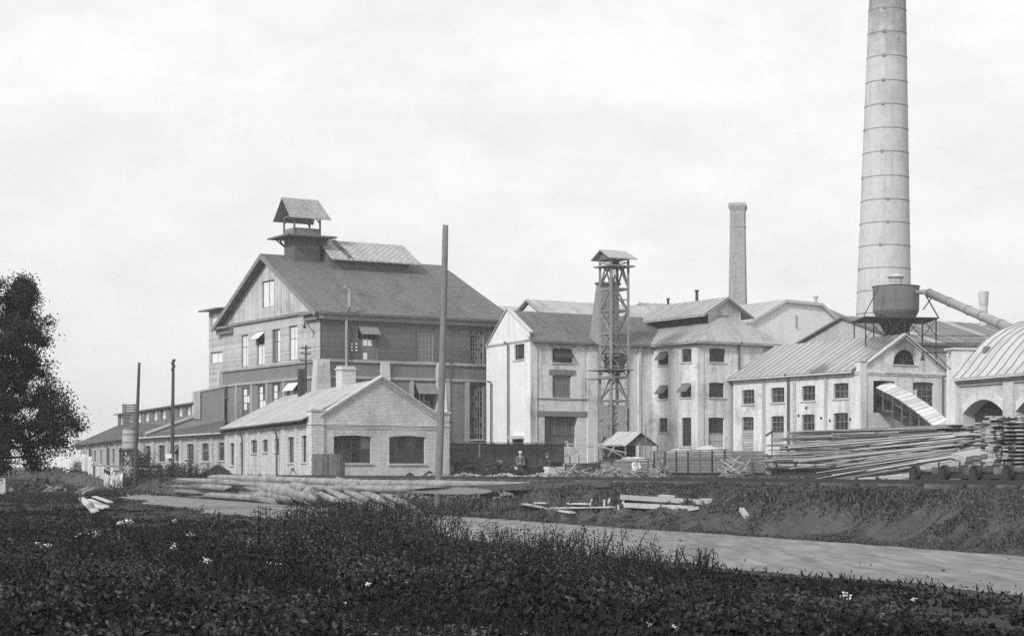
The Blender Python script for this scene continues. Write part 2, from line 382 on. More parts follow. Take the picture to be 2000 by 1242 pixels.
def strips(par, e0, e1, r1, r0, w, m, t=.05, name='roof_panel', lift=.02, rib=.05, ribw=.05, ribm='seam'):
    """a roof slope as separate sheets between raised seams: e0-e1 along the eave, r0-r1 along the ridge"""
    e0, e1, r0, r1 = map(Vector, (e0, e1, r0, r1)); n = max(1, round(max((e1 - e0).length, (r1 - r0).length) / w))
    nn = (e1 - e0).cross(r0 - e0)
    if nn.length < 1e-6: nn = (e1 - e0).cross(r1 - e1)
    nn = nn.normalized(); nn = nn if nn.z > 0 else -nn
    for i in range(n):
        a, b = e0.lerp(e1, i / n), e0.lerp(e1, (i + 1) / n); c, d = r0.lerp(r1, (i + 1) / n), r0.lerp(r1, i / n)
        mb = MB(); j = random.uniform(0, .012); o = nn * (lift + j)
        pts = [a + o, b + o, c + o, d + o]
        if (c - d).length < .02: pts = [a + o, b + o, c + o]
        mb.slab(pts, t * .6, 0, nn)
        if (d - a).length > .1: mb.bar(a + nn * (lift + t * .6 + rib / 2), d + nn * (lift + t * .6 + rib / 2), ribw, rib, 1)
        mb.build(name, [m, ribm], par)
# ------------------------------------------------------------------ the ground, the road
def axis(a, b, fine, outs):
    v = list(np.arange(a, b + 1e-6, fine)); lo, hi, st = a, b, fine
    for lim in range(outs):
        st *= 1.6; lo -= st; hi += st; v = [lo] + v + [hi]
    return v
gx = axis(-46, 26, .5, 15); gy = axis(10, 172, .6, 15)
mb = MB(); nx_, ny_ = len(gx), len(gy)
mb.v = [Vector((x, y, zg(x, y) + (.0 if -46 <= x <= 26 and 10 <= y <= 172 else -.02))) for y in gy for x in gx]
mb.f = [[j * nx_ + i, j * nx_ + i + 1, (j + 1) * nx_ + i + 1, (j + 1) * nx_ + i] for j in range(ny_ - 1) for i in range(nx_ - 1)]; mb.m = [1 if 21.5 < .937 * mb.v[f[0]].x + .348 * mb.v[f[0]].y < 25.2 else 0 for f in mb.f]
tag(mb.build('ground', ['soil', 'bank_soil'], smooth=True), None, None, kind='structure')
def nz1(t, k): return math.sin(t * .31 + k) * .35 + math.sin(t * .83 + 2 * k) * .2 + math.sin(t * 2.1 + 3 * k) * .1
mb = MB(); T = np.arange(-2, 139, .5); K = 22
for t in T:
    wn = 14.2 + 1.2 * sstep((t - 55) / 40) + 2.4 * sstep((t - 85) / 30) + nz1(t, .7); wf = 21.25 + .3 * nz1(t, 2.1); wn += (wf - wn - .2) * sstep((t - 112) / 26)
    for k in range(K + 1):
        w = wn + (wf - wn) * k / K; p = RN * w + RT * t
        rut = -.025 * (math.exp(-((w - 16.6) / .35) ** 2) + math.exp(-((w - 18.4) / .35) ** 2)) + .006 * math.sin(t * 3.1 + w * 5)
        mb.v.append(Vector((p.x, p.y, zg(p.x, p.y) + (.05 if 0 < k < K else -.03) + rut)))
for j in range(len(T) - 1):
    for k in range(K):
        mb.f.append([j * (K + 1) + k, j * (K + 1) + k + 1, (j + 1) * (K + 1) + k + 1, (j + 1) * (K + 1) + k]); mb.m.append(0)
tag(mb.build('dirt_road', 'road', smooth=True), None, None, kind='structure')

# ------------------------------------------------------------------ the tall timber hall
VR, VL = 7084, -1250
fR, fL = Face(627, 160, VR), Face(627, 160, VL)
Rw, Lw = fR.s_at(990), fL.s_at(436)
def hp(a, b, z): p = fR.O + fL.u * a + fR.u * b; return Vector((p.x, p.y, z))
hall = thing('factory_hall', 'tall dark timber-clad hall with a gable end and ridge turret', 'factory', (fR.O.x, fR.O.y, 1.0))
zu, zl, ze = fR.z_at(627, 703), fR.z_at(627, 735), fR.z_at(627, 606)
apx = hp(Lw / 2, -.7, 0); zr = EYE + (HY - 503) / F * apx.y
opsRl = [fR.op(810, 850, 745, 858, 0), fR.op(917, 945, 750, 858, 0), fR.op(700, 738, 745, 858, 0)]
opsLl = [fL.op(472, 487, 757, 830), fL.op(503, 518, 752, 826), fL.op(531, 547, 749, 822), fL.op(561, 582, 746, 818)]
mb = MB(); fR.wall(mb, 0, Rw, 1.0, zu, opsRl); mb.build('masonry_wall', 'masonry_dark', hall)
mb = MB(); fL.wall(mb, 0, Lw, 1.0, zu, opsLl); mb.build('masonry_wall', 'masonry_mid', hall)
opsRu = [fR.op(699, 738, 635, 703), fR.op(811, 847, 640, 707), fR.op(918, 945, 645, 712)]
opsLu = [fL.op(472, 486, 654, 717), fL.op(502, 518, 647, 713), fL.op(532, 548, 643, 708), fL.op(565, 582, 636, 704)]
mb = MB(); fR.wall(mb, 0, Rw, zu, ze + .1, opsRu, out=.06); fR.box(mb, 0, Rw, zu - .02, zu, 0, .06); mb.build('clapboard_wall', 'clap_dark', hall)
mb = MB(); fL.wall(mb, 0, Lw, zu, ze + .05, opsLu, out=.06); mb.build('clapboard_wall', 'clap_lit_side', hall)
ogab = fL.op(513, 537, 548, 600)
sl_ = (zr - ze) / (Lw / 2)
mb = MB(); fL.wall(mb, 0, Lw, ze + .05, [(0, ze + .1), (Lw / 2, zr - .15), (Lw, ze + .1)], [ogab], out=.1); mb.build('gable_wall', 'gable_board', hall)
mb = MB(); mb.quad(hp(Lw, 0, 1), hp(Lw, Rw, 1), hp(Lw, Rw, ze), hp(Lw, 0, ze)); mb.quad(hp(0, Rw, 1), hp(Lw, Rw, 1), hp(Lw, Rw, ze), hp(0, Rw, ze)); mb.build('rear_wall', 'masonry_dark', hall)
mixg = ['glass_sky', 'glass_sky', 'glass_mid', 'glass_sky']
for i, o in enumerate(opsLu): fL.window(hall, o, 2, 2, glass=['glass_sky', 'glass_sky', 'glass_sky', 'glass_sky'] if i != 2 else mixg, frame='frame_dark', out=.06, split=.63, sill=False, awn=(.34, 48) if i == 1 else None, awnm='glass_sky')
for i, o in enumerate(opsLl): fL.window(hall, o, 2, 5, glass=['glass_mid', 'glass_mid', 'glass_mid', 'glass_dark', 'glass_mid', 'glass_sky', 'glass_mid', 'glass_sky', 'glass_sky'][i:] , frame='frame_dark', sill=False, awn=(.3, 40) if i == 3 else None, awnm='glass_sky')
fL.window(hall, ogab, 2, 1, glass='glass_sky', frame='frame_dark', out=.1, sill=False)
fR.window(hall, opsRu[0], 4, 5, glass=['glass_mid', 'glass_mid', 'glass_mid', 'glass_mid', 'glass_mid', 'glass_mid', 'glass_mid', 'glass_mid', 'glass_sky', 'glass_sky', 'glass_sky', 'glass_mid'], frame='frame_mid', out=.06, sill=False, awn=(.36, 42), awnm='timber_grey', mun=.03)
fR.window(hall, opsRu[1], 5, 6, glass='glass_mid', frame='frame_pale', out=.06, sill=False, mun=.03)
fR.window(hall, opsRu[2], 5, 8, glass=['glass_dark', 'glass_mid', 'glass_dark'], frame='frame_pale', out=.06, sill=False, mun=.03)
fR.window(hall, opsRl[0], 4, 6, glass='glass_dark', frame='frame_pale', awn=(.27, 38), awnm='timber_grey', mun=.03)
fR.window(hall, opsRl[1], 5, 10, glass=['glass_dark', 'glass_mid', 'glass_dark', 'glass_dark'], frame='frame_pale', mun=.03)
fR.window(hall, opsRl[2], 4, 6, glass='glass_dark', frame='frame_pale', mun=.03)
for f, w in ((fR, Rw), (fL, Lw)):
    for z in (zu, zl):
        mb = MB(); f.box(mb, 0, w, z - .11, z + .11, 0, .16); mb.build('band_course', 'band_grey', hall)
for f, a, b, zt in ((fR, 627, 641, zu + .05), (fR, 742, 758, zu - .0), (fR, 851, 857, zu), (fL, 618, 627, zu + .02), (fL, 431, 435, zu + .1)):
    mb = MB(); s0, s1 = sorted((f.s_at(a), f.s_at(b))); dz = .9
    mb.hexa([f.pt(s0 - .1, 1, -.02), f.pt(s1 + .1, 1, -.02), f.pt(s1 + .1, 1, 1.0), f.pt(s0 - .1, 1, 1.0), f.pt(s0, zt, -.02), f.pt(s1, zt, -.02), f.pt(s1, zt, .3), f.pt(s0, zt, .3)])
    mb.build('buttress', 'trim', hall)
for x in (799, 908, 870): fR.pilaster(hall, x, x + 8, 1, zl - .11, 'band_grey', .12)
for x in (461, 491, 521, 554): fL.pilaster(hall, x, x + 3.4, 1, zl - .11, 'band_grey', .12)
go, eo = .9, .7
zo = ze - eo * sl_
E = [hp(-eo, -go, zo), hp(-eo, Rw + eo, zo), hp(Lw + eo, -go, zo), hp(Lw + eo, Rw + eo, zo)]
fr = Face(0, 0, xy=hp(Lw / 2, 0, 0)[:2], u=fR.u[:2]); sr1 = fr.s_at(863)
r0, r1 = hp(Lw / 2, -go, zr + .12), hp(Lw / 2, sr1, zr + .12)
rf = MB(); up = Vector((0, 0, .22))
for q in ([E[0], E[1], r1, r0], [E[2], E[3], r1, r0], [E[1], E[3], r1]): rf.slab([p + up for p in q], .2)
roof = rf.build('roof', 'shingle_grey', hall)
for a in (E[0], E[2]):
    mb = MB(); mb.bar(a + Vector((0, 0, -.02)), r0 + Vector((0, 0, -.02)), .08, .38); mb.build('bargeboard', 'frame_mid', roof)
mb = MB(); fR.box(mb, -.5, Rw + .5, ze - .75, ze - .28, 0, .42); fR.box(mb, -.6, Rw + .6, ze - .28, ze - .06, 0, .62); mb.build('cornice', 'frame_mid', hall)
for a, b in ((-.6, 2.6), (Lw - 2.6, Lw + .7)):
    mb = MB(); fL.box(mb, a, b, ze - .75, ze - .3, .02, .42); fL.box(mb, a - .05, b + .2, ze - .3, ze - .1, .02, .8); mb.build('cornice_return', 'frame_mid', hall)
mb = MB(); fL.box(mb, 2.8, Lw - 2.8, ze - .12, ze + .1, .1, .3); mb.build('gable_moulding', 'frame_mid', hall)
mb = MB(); a = fL.s_at(617); mb.bar(fL.pt(a, ze - .9, 0), fL.pt(a, ze - .9, 1.1), .06); mb.bar(fL.pt(a, ze - 2, .05), fL.pt(a, ze - .95, .95), .05); mb.tube([fL.pt(a, ze - .95, 1.05), fL.pt(a, ze - 1.5, 1.05)], [.03, .16], 8); mb.build('bracket_lamp', 'iron', hall)
# insulators, gutter pipe and stove pipe on the dark wall
for i in range(6):
    mb = MB(); c = fR.px(685 + (i % 2) * 9 + (i // 4) * 0, 672 + (i // 2) * 6, .1); mb.tube([c, c + fR.n * .16], .07, 6); mb.build('insulator', 'plaster_white', hall)
mb = MB(); a = fR.s_at(673)
mb.tube([fR.pt(a, fR.z_at(673, 770), .35), fR.pt(a, fR.z_at(673, 614), .35), fR.pt(a, fR.z_at(673, 600), .95), fR.pt(a, fR.z_at(674, 572), .95), fR.pt(a - .5, fR.z_at(672, 562), .95)], [.12, .12, .14, .17, .17], 8)
mb.build('vent_pipe', 'duct', hall)
fR.pipe(hall, 878, fR.z_at(878, 745), fR.z_at(878, 705), hook=.1)
# clerestory along the ridge
cm = MB(); zc = zr + .25; hw = 2.3; c0, c1 = fr.s_at(622), fr.s_at(777)
def mp_(a, b, z): return hp(Lw / 2 + a, b, z)
for a in (-hw, hw): cm.quad(mp_(a, c0, zr - 1.6), mp_(a, c1, zr - 1.6), mp_(a, c1, zr + .35), mp_(a, c0, zr + .35))
for b in (c0, c1): cm.poly([mp_(-hw, b, zr - 1.6), mp_(hw, b, zr - 1.6), mp_(hw, b, zr + .3), mp_(0, b, zr + 1.75), mp_(-hw, b, zr + .3)])
cl = cm.build('clerestory', 'clap_dark', hall)
for sg in (-1, 1):
    mb = MB(); q = [mp_(sg * (hw + .65), c0 - .1, zr - .02), mp_(sg * (hw + .65), c1 + .9, zr - .02), mp_(0, c1 + .5, zr + 1.95), mp_(0, c0 - .1, zr + 1.95)]
    mb.slab(q, .12); mb.build('clerestory_roof', 'diamond_grey', cl)
mb = MB(); a, b = mp_(-hw - .6, c0 + 1.7, zr + .06), mp_(-.1, c0 + 1.2, zr + 2.05)
for k in (0, .35): mb.bar(a + fR.u * k, b + fR.u * k, .06)
for k in range(8): q = a.lerp(b, (k + .5) / 8); mb.bar(q, q + fR.u * .35, .05)
mb.build('roof_ladder', 'timber_dark', cl)
# ridge turret
dT = hp(Lw / 2, fr.s_at(575), 0).y - 1.3
tR, tL = Face(575, dT, VR), Face(575, dT, VL); tw, tl = tR.s_at(625), tL.s_at(555)
def tp(a, b, z): p = tR.O + tL.u * a + tR.u * b; return Vector((p.x, p.y, z))
zt = tR.z_at(575, 463); zdk = zt + .1
mb = MB(); tR.wall(mb, 0, tw, zr - 3, zt); tL.wall(mb, 0, tl, zr - 3, zt); mb.quad(tp(tl, 0, zr - 3), tp(tl, tw, zr - 3), tp(tl, tw, zt), tp(tl, 0, zt)); mb.quad(tp(0, tw, zr - 3), tp(tl, tw, zr - 3), tp(tl, tw, zt), tp(0, tw, zt))
tur = mb.build('turret', 'clap_dark', hall)
mb = MB(); q = 1.15; mb.slab([tp(-q, -q, zdk + .05), tp(-q, tw + q, zdk + .05), tp(tl + q, tw + q, zdk + .05), tp(tl + q, -q, zdk + .05)], .14); mb.build('turret_deck', 'timber', tur)
mb = MB()
for a in (-.0, tl):
    for b in (0, tw):
        c = tp(a, b, zdk - .75)
        for v in (Vector((fL.u * (1 if a else -1))), Vector((fR.u * (1 if b else -1)))): mb.bar(c, c + v * .95 + Vector((0, 0, .68)), .1)
mb.build('turret_bracket', 'timber', tur)
zp, zh = tR.z_at(575, 444), tR.z_at(575, 420)
mb = MB()
for (a0, b0), (a1, b1) in (((0, 0), (0, tw)), ((0, 0), (tl, 0)), ((tl, 0), (tl, tw)), ((0, tw), (tl, tw))):
    A, B = tp(a0, b0, zdk), tp(a1, b1, zdk); mb.slab([A, B, B + Vector((0, 0, zp - zdk)), A + Vector((0, 0, zp - zdk))], .06, 0, (tp(tl / 2, tw / 2, 0) - tp(0, 0, 0)).normalized())
mb.build('turret_parapet', 'timber_grey', tur)
for a in (0, tl):
    for b in (0, tw):
        mb = MB(); mb.bar(tp(a, b, zdk), tp(a, b, zh + .1), .16); mb.build('turret_post', 'timber', tur)
mb = MB()
for a in (0, tl): mb.bar(tp(a, 0, zh), tp(a, tw, zh), .14); mb.bar(tp(a, 0, zh - .6), tp(a, .6, zh), .09); mb.bar(tp(a, tw, zh - .6), tp(a, tw - .6, zh), .09)
for b in (0, tw): mb.bar(tp(0, b, zh), tp(tl, b, zh), .14)
mb.build('turret_beam', 'timber', tur)
zq = tR.z_at(600, 386); ov = .75
for sg, a in ((-1, -ov), (1, tl + ov)):
    mb = MB(); mb.slab([tp(a, -ov, zh - .25), tp(a, tw + ov, zh - .25), tp(tl / 2, tw + ov - .4, zq), tp(tl / 2, -ov, zq)], .1); mb.build('turret_roof', 'roof_pale', tur)
# stair tower and masonry annexe beyond the gable
st = thing('stair_tower', 'narrow flat-roofed clapboard tower behind the left side of the tall hall', 'tower', (fL.pt(Lw, 0).x, fL.pt(Lw, 0).y, 1))
s0, s1 = Lw + .02, fL.s_at(407); zt0 = fL.z_at(407, 609)
o1, o2 = fL.op(410, 434, 611, 635), fL.op(410, 434, 687, 709)
for o in (o1, o2): o['s0'] = max(o['s0'], s0)
mb = MB(); fL.wall(mb, s0, s1, 5, zt0, [o1, o2], out=-.05)
B0, B1 = fL.pt(s1, 0, -.05), fL.pt(s1, 0, -9)
mb.quad(Vector((B0.x, B0.y, 5)), Vector((B1.x, B1.y, 5)), Vector((B1.x, B1.y, zt0)), Vector((B0.x, B0.y, zt0)))
C0, C1 = fL.pt(s0, 0, -9), fL.pt(s0, 0, -1); mb.quad(Vector((B1.x, B1.y, 5)), Vector((C0.x, C0.y, 5)), Vector((C0.x, C0.y, zt0)), Vector((B1.x, B1.y, zt0)))
mb.build('clapboard_wall', 'clap_lit_side', st)
for o in (o1, o2): fL.window(st, o, 2, 1, glass='glass_sky', frame='frame_mid', out=-.05, sill=False)
mb = MB(); mb.slab([fL.pt(s0, zt0 + .9, -9), fL.pt(s1 + .9, zt0 + .9, -9), fL.pt(s1 + .9, zt0 + .12, .7), fL.pt(s0, zt0 + .12, .7)], .14); mb.build('roof', 'shingle_grey', st)
# ------------------------------------------------------------------ the small brick gabled workshop in front
VA, VB = 6500, -250
fA, fB = Face(608, 123, VA), Face(608, 123, VB)
Aw, Bw = fA.s_at(876), fB.s_at(443)
zb = 1.0
def ap(a, b, z): p = fA.O + fB.u * a + fA.u * b; return Vector((p.x, p.y, z))
sm = thing('brick_workshop', 'small pale brick gabled workshop with two wide arched windows', 'workshop', (fA.O.x, fA.O.y, zb))
zapex = fA.z_at(744, 741); zrk = fA.z_at(633, 812); sA0, sA1, sAm = fA.s_at(631), fA.s_at(863), fA.s_at(744)
oA = [fA.op(652, 725, 850, 904, 3), fA.op(760.5, 830.5, 851, 905, 3)]
zstr = fA.z_at(740, 833)
mb = MB(); fA.wall(mb, 0, Aw, zb, [(0, zrk), (sA0, zrk), (sAm, zapex), (sA1, zrk), (Aw, zrk)], oA); mb.build('gable_wall', 'brick_pale', sm)
fA.window(sm, oA[0], 4, 2, glass=['glass_dark', 'glass_soft', 'glass_dark', 'glass_dark', 'glass_mid'], frame='frame_dark', mun=.06); fA.window(sm, oA[1], 4, 2, glass=['glass_dark', 'glass_soft', 'glass_dark', 'glass_soft'], frame='frame_dark', mun=.06)
for o in oA:      # soldier arches
    n = 26
    for k in range(n):
        a = o['s0'] - .12 + (o['s1'] - o['s0'] + .24) * k / n; b = o['s0'] - .12 + (o['s1'] - o['s0'] + .24) * (k + 1) / n
        h = (o['s1'] - o['s0']) / 2; q = min(1, abs(((a + b) / 2 - o['s0'] - h) / h)); zz = o['z1'] - o['rise'] * q * q
        mb = MB(); fA.box(mb, a + .008, b - .008, zz, zz + .46, -.02, .022); mb.build('arch_brick', 'brick_pale', sm)
for z, ot in ((zstr + .1, .10), (zstr, .07), (zstr - .12, .05)):
    mb = MB(); fA.box(mb, sA0 - .02, sA1 + .02, z - .04, z + .04, -.02, ot); mb.build('string_course', 'brick_pale', sm)
for a, b in ((sA0 - .3, sAm), (sA1 + .3, sAm)):
    for k, ot in ((0, .2), (1, .13), (2, .07)):
        z0 = zrk - (.18 if k == 0 else .18) - .16 * k; mb = MB(); e = .12
        sl2 = (zapex - zrk) / (sAm - sA0); zz0 = zapex - abs(a - sAm) * sl2 + .14 - .15 * k; zz1 = zapex + .14 - .15 * k
        mb.hexa([fA.pt(a, zz0, -.3 if k == 0 else -.02), fA.pt(b, zz1, -.3 if k == 0 else -.02), fA.pt(b, zz1, ot), fA.pt(a, zz0, ot), fA.pt(a, zz0 + e, -.3 if k == 0 else -.02), fA.pt(b, zz1 + e, -.3 if k == 0 else -.02), fA.pt(b, zz1 + e, ot), fA.pt(a, zz0 + e, ot)])
        mb.build('verge_course', 'brick_pale', sm)
for a, b, zt in ((-.05, sA0, fA.z_at(618, 803)), (sA1 - .05, Aw, fA.z_at(870, 808))):
    mb = MB(); fA.box(mb, a, b, zb, zt, -.6, .12); pi = mb.build('corner_pier', 'brick_pale', sm)
    mb = MB(); fA.box(mb, a - .08, b + .08, zt, zt + .14, -.68, .2); fA.box(mb, a - .04, b + .04, zstr + .05, zstr + .15, -.64, .17); mb.build('pier_cap', 'trim', pi)
mb = MB(); c = fA.pt(sA1 + .42, 0, -.25); z0 = fA.z_at(870, 806); z1 = fA.z_at(868, 746)
mb.tube([Vector((c.x, c.y, z0)), Vector((c.x, c.y, z1))], [.16, .04], 4); mb.build('lit_edge_spike', 'plaster_white', sm)  # added white spike, shaped for a sunlit edge above the right pier
# long side
zev = fB.z_at(605, 826)
wins = [(449, 457, 865, 908), (468, 475, 864, 905), (490, 502, 859, 884), (512, 524, 858, 882), (536, 545, 856, 882), (562, 576, 853, 903), (589, 603, 850, 902)]
oB = [fB.op(*w, 1.6) for w in wins]
mb = MB(); fB.wall(mb, 0, Bw, zb, zev, oB); mb.build('side_wall', 'brick_pale', sm)
for o in oB: fB.window(sm, o, 2, 3 if o['z1'] - o['z0'] > 1.3 else 2, glass=['glass_dark', 'glass_soft', 'glass_dark'])
for a, b in ((441, 447), (461, 465.5), (481, 487), (505, 509.5), (526, 532), (551, 558), (577, 582.5)): fB.pilaster(sm, a, b, zb, zev - .1, 'brick_pale', .12)
for z, ot in ((zev - .12, .16), (zev - .26, .1), (zev - .4, .05)):
    mb = MB(); fB.box(mb, .3, Bw, z, z + .1, -.02, ot); mb.build('eave_course', 'brick_pale', sm)
for x in (478, 546): fB.pipe(sm, x, zb, zev, 'iron_rust', .07, .2, .7)
mb = MB(); mb.quad(ap(0, Aw, zb), ap(Bw, Aw, zb), ap(Bw, Aw, zrk), ap(0, Aw, zrk)); mb.poly([ap(Bw, 0, zb), ap(Bw, Aw, zb), ap(Bw, Aw, zrk), ap(Bw, sAm, zapex - .1), ap(Bw, 0, zrk)]); mb.build('rear_wall', 'brick_pale', sm)
eo = .55; ss = (zapex - zrk) / sAm * .98
zz = zapex - (sAm + eo) * ss; NS = 16
mb = MB()
for k in range(NS):       # the eave sags between its supports
    g = lambda t: -.16 * abs(math.sin(t * math.pi * 3)) * (1 if t < .8 else .3)
    t0, t1 = k / NS, (k + 1) / NS
    mb.slab([ap(.25 + (Bw + .3) * t0, -eo, zz + .05 + g(t0)), ap(.25 + (Bw + .3) * t1, -eo, zz + .05 + g(t1)), ap(.25 + (Bw + .3) * t1, sAm, zapex + .05), ap(.25 + (Bw + .3) * t0, sAm, zapex + .05)], .1)
mb.slab([ap(.25, Aw + eo, zz), ap(Bw + .5, Aw + eo, zz), ap(Bw + .5, sAm, zapex + .05), ap(.25, sAm, zapex + .05)], .1)
smr = mb.build('roof', 'felt_light', sm)
mb = MB(); g0 = ap(.3, -eo - .06, zz - .1); g1 = ap(Bw + .3, -eo - .06, zz - .1); mb.tube([g0, g1], .07, 6); mb.build('gutter', 'iron_rust', smr)
cf = Face(668, 134, VA); mb = MB(); w = cf.s_at(695); z0, z1 = cf.z_at(680, 765), cf.z_at(680, 722)
cf.box(mb, 0, w, z0, z1, -.9, 0); cf.box(mb, -.08, w + .08, z1, z1 + .1, -.98, .08); cf.box(mb, .02, w - .02, z1 + .1, z1 + .26, -.88, -.02); mb.build('chimney', 'brick_pale', sm)
cf = Face(586, 146, VA); mb = MB(); w = cf.s_at(596); cf.box(mb, 0, w, 5.5, cf.z_at(590, 720), -.4, 0); mb.build('stove_flue', 'iron', sm)

# ------------------------------------------------------------------ the long low shed on the left
lw = thing('low_shed', 'long low brick shed with a row of arched windows beside the workshop', 'shed', (P(360, 0, 160).x, 160, 1))
fC = Face(441, 152.5, -820); Cw = fC.s_at(272); zc = fC.z_at(438, 846)
cw = [(427, 439, 864, 899), (394, 408, 865.5, 900), (365, 379, 866.5, 900.5), (341, 349, 868, 901), (309, 322, 869, 901.5), (283, 294, 870, 902)]
oC = [fC.op(*w, 1.6) for w in cw]
mb = MB(); fC.wall(mb, 0, Cw, .8, zc, oC); mb.build('brick_wall', 'brick_grey', lw)
for i, o in enumerate(oC): fC.window(lw, o, 2, 4, glass=['glass_dark', 'glass_mid', 'glass_dark'], awn=(.45, 35) if i == 3 else None)
for a in (415, 384, 355, 329, 300, 275): fC.pilaster(lw, a - 3, a + 2, .8, zc - .1, 'brick_grey', .12)
for k in range(3):
    mb = MB(); fC.box(mb, 0, Cw, zc - .12 - .16 * k, zc - .02 - .16 * k, -.02, .2 - .06 * k); mb.build('eave_course', 'brick_grey', lw)
fD = Face(378, 176.5, -500); zd0, zd1, zd2 = fD.z_at(378, 813), fD.z_at(378, 788), fD.z_at(378, 774)
Dw = fD.s_at(230)
mb = MB(); fX = Face(0, 0, xy=fD.pt(-.6, 0)[:2], u=(-fD.n)[:2])
mb.slab([fC.pt(-.2, zc + .05, .5), fC.pt(Cw, zc + .05, .5), fX.px(276, 852, .1), fX.px(352, 838, .1), fX.px(441, 820, .1)], .12)
mb.build('roof', 'shingle_dark', lw)
mb = MB(); mb.bar(fC.pt(-.2, zc, .55), fC.pt(Cw, zc, .55), .1, .12); mb.build('gutter', 'trim', lw)
mb = MB(); pr = [(fX.s_at(x), fX.z_at(x, y)) for x, y in ((280, 849), (382, 812), (437, 800))]; fX.wall(mb, pr[0][0], pr[-1][0], 1, pr); mb.build('fire_wall', 'render_grey', lw)
mb = MB(); mb.bar(fX.px(284, 846, 0), fX.px(382, 811, 0), .3, .22); mb.build('coping', 'trim', lw)
mb = MB(); fE = Face(274, 175.6, -220); mb.slab([fX.pt(pr[0][0] * .15, zd0 - .9, -.2), fX.px(290, 846, -.2), fE.pt(-.2, fE.z_at(238, 859) + .02, .5), fD.pt(Dw * .72, zd0 - .05, .2)], .1); mb.build('upper_roof', 'shingle_dark', lw)
oD = []
for k in range(9):
    x = 372 - k * 16.2; oD.append(fD.op(x - 9, x, 788 + (378 - x) * .148 + 3, 788 + (378 - x) * .148 + 23))
mb = MB(); fD.wall(mb, -.5, Dw, zd0 - 2.5, zd1 + .1, oD); mb.build('clerestory_wall', 'masonry_dark', lw)
for o in oD: fD.window(lw, o, 1, 2, glass='glass_sky', frame='frame_mid', sill=False)
mb = MB(); mb.slab([fD.pt(-.6, zd1 + .1, .35), fD.pt(Dw + .6, zd1 + .1, .35), fD.pt(Dw + .6, zd2 + .3, -5), fD.pt(-.6, zd2 + .3, -5)], .15); mb.slab([fD.pt(-.6, zd1 - 1, -11), fD.pt(Dw + .6, zd1 - 1, -11), fD.pt(Dw + .6, zd2 + .3, -5), fD.pt(-.6, zd2 + .3, -5)], .15); mb.build('clerestory_roof', 'shingle_grey', lw)
mb = MB(); mb.poly([fD.pt(Dw, zd0 - 1, 0), fD.pt(Dw, zd1, 0), fD.pt(Dw, zd2 + .2, -5), fD.pt(Dw, zd1 - 1, -11), fD.pt(Dw, zd0 - 1, -11)]); mb.build('end_wall', 'brick_grey', lw)
an = thing('masonry_annexe', 'plain grey masonry firewall between the low shed clerestory and the tall hall', 'wall', (*fX.pt(1, 0)[:2], 1))
mb = MB(); sx0, sx1 = fX.s_at(379), fX.s_at(438); zA, zB = fX.z_at(386, 768), fX.z_at(436, 756)
mb.hexa([fX.pt(sx0, 1, .03), fX.pt(sx1, 1, .03), fX.pt(sx1, 1, -.5), fX.pt(sx0, 1, -.5), fX.pt(sx0, zA, .03), fX.pt(sx1, zB, .03), fX.pt(sx1, zB, -.5), fX.pt(sx0, zA, -.5)]); mb.build('masonry_wall', 'render_grey', an)
mb = MB(); fX.box(mb, sx0 - .05, sx0 + .55, fX.z_at(380, 818), zA + .1, -.6, .14); mb.build('end_pier', 'trim', an)
mb = MB(); mb.bar(fX.pt(sx0, zA + .08, -.23), fX.pt(sx1, zB + .08, -.23), .7, .14); mb.build('coping', 'trim', an)
lo = thing('far_shed', 'far end of the low brick sheds with hipped dark roof behind the water tank', 'shed', (P(200, 0, 200).x, 200, 1))
fE = Face(274, 175.6, -220); Ew = fE.s_at(149); z_e = fE.z_at(238, 859)
ew = [(232, 240, 874, 905), (219, 224.5, 876, 905), (207, 213, 877, 905), (195, 200.5, 878, 905), (183, 187.5, 879, 905), (173, 177, 880, 905), (162, 166.5, 881, 905), (152.5, 156, 882, 905), (251, 261, 871, 905)]
oE = [fE.op(*w, .8) for w in ew]
mb = MB(); fE.wall(mb, 0, Ew, .6, z_e, oE); mb.build('brick_wall', 'brick_grey', lo)
for o in oE: fE.window(lo, o, 2, 3)
for x in (243, 228, 215, 203, 191, 180, 169, 159): fE.pilaster(lo, x - 1.5, x + 1, .6, z_e - .1, 'brick_grey', .14)
for x in (216, 181, 150): fE.pipe(lo, x, .8, z_e + .1, 'iron_rust', .12, .3, .9)
mb = MB(); k0, k1 = fD.pt(Dw * .72, zd0 + .05, .2), fD.pt(Dw, zd0 + .0, .1)
h0 = fE.pt(Ew, z_e + .1, -26)
mb.slab([fE.pt(-.2, z_e + .05, .6), fE.pt(Ew + .4, z_e + .05, .6), fE.pt(Ew * .86, z_e + 2.6, -9), k1, k0], .12); mb.slab([fE.pt(Ew + .4, z_e + .05, .6), fE.pt(Ew + .4, z_e + .05, -22), fE.pt(Ew * .86, z_e + 2.6, -9)], .12); mb.build('roof', 'shingle_dark', lo)
mb = MB(); fE.box(mb, Ew - 1.5, Ew, z_e, z_e + .8, -.6, .3); mb.build('parapet_stub', 'brick_grey', lo)
mb = MB(); mb.quad(fE.pt(Ew, .6, 0), fE.pt(Ew, .6, -22), fE.pt(Ew, z_e, -22), fE.pt(Ew, z_e, 0)); mb.build('end_wall', 'brick_grey', lo)
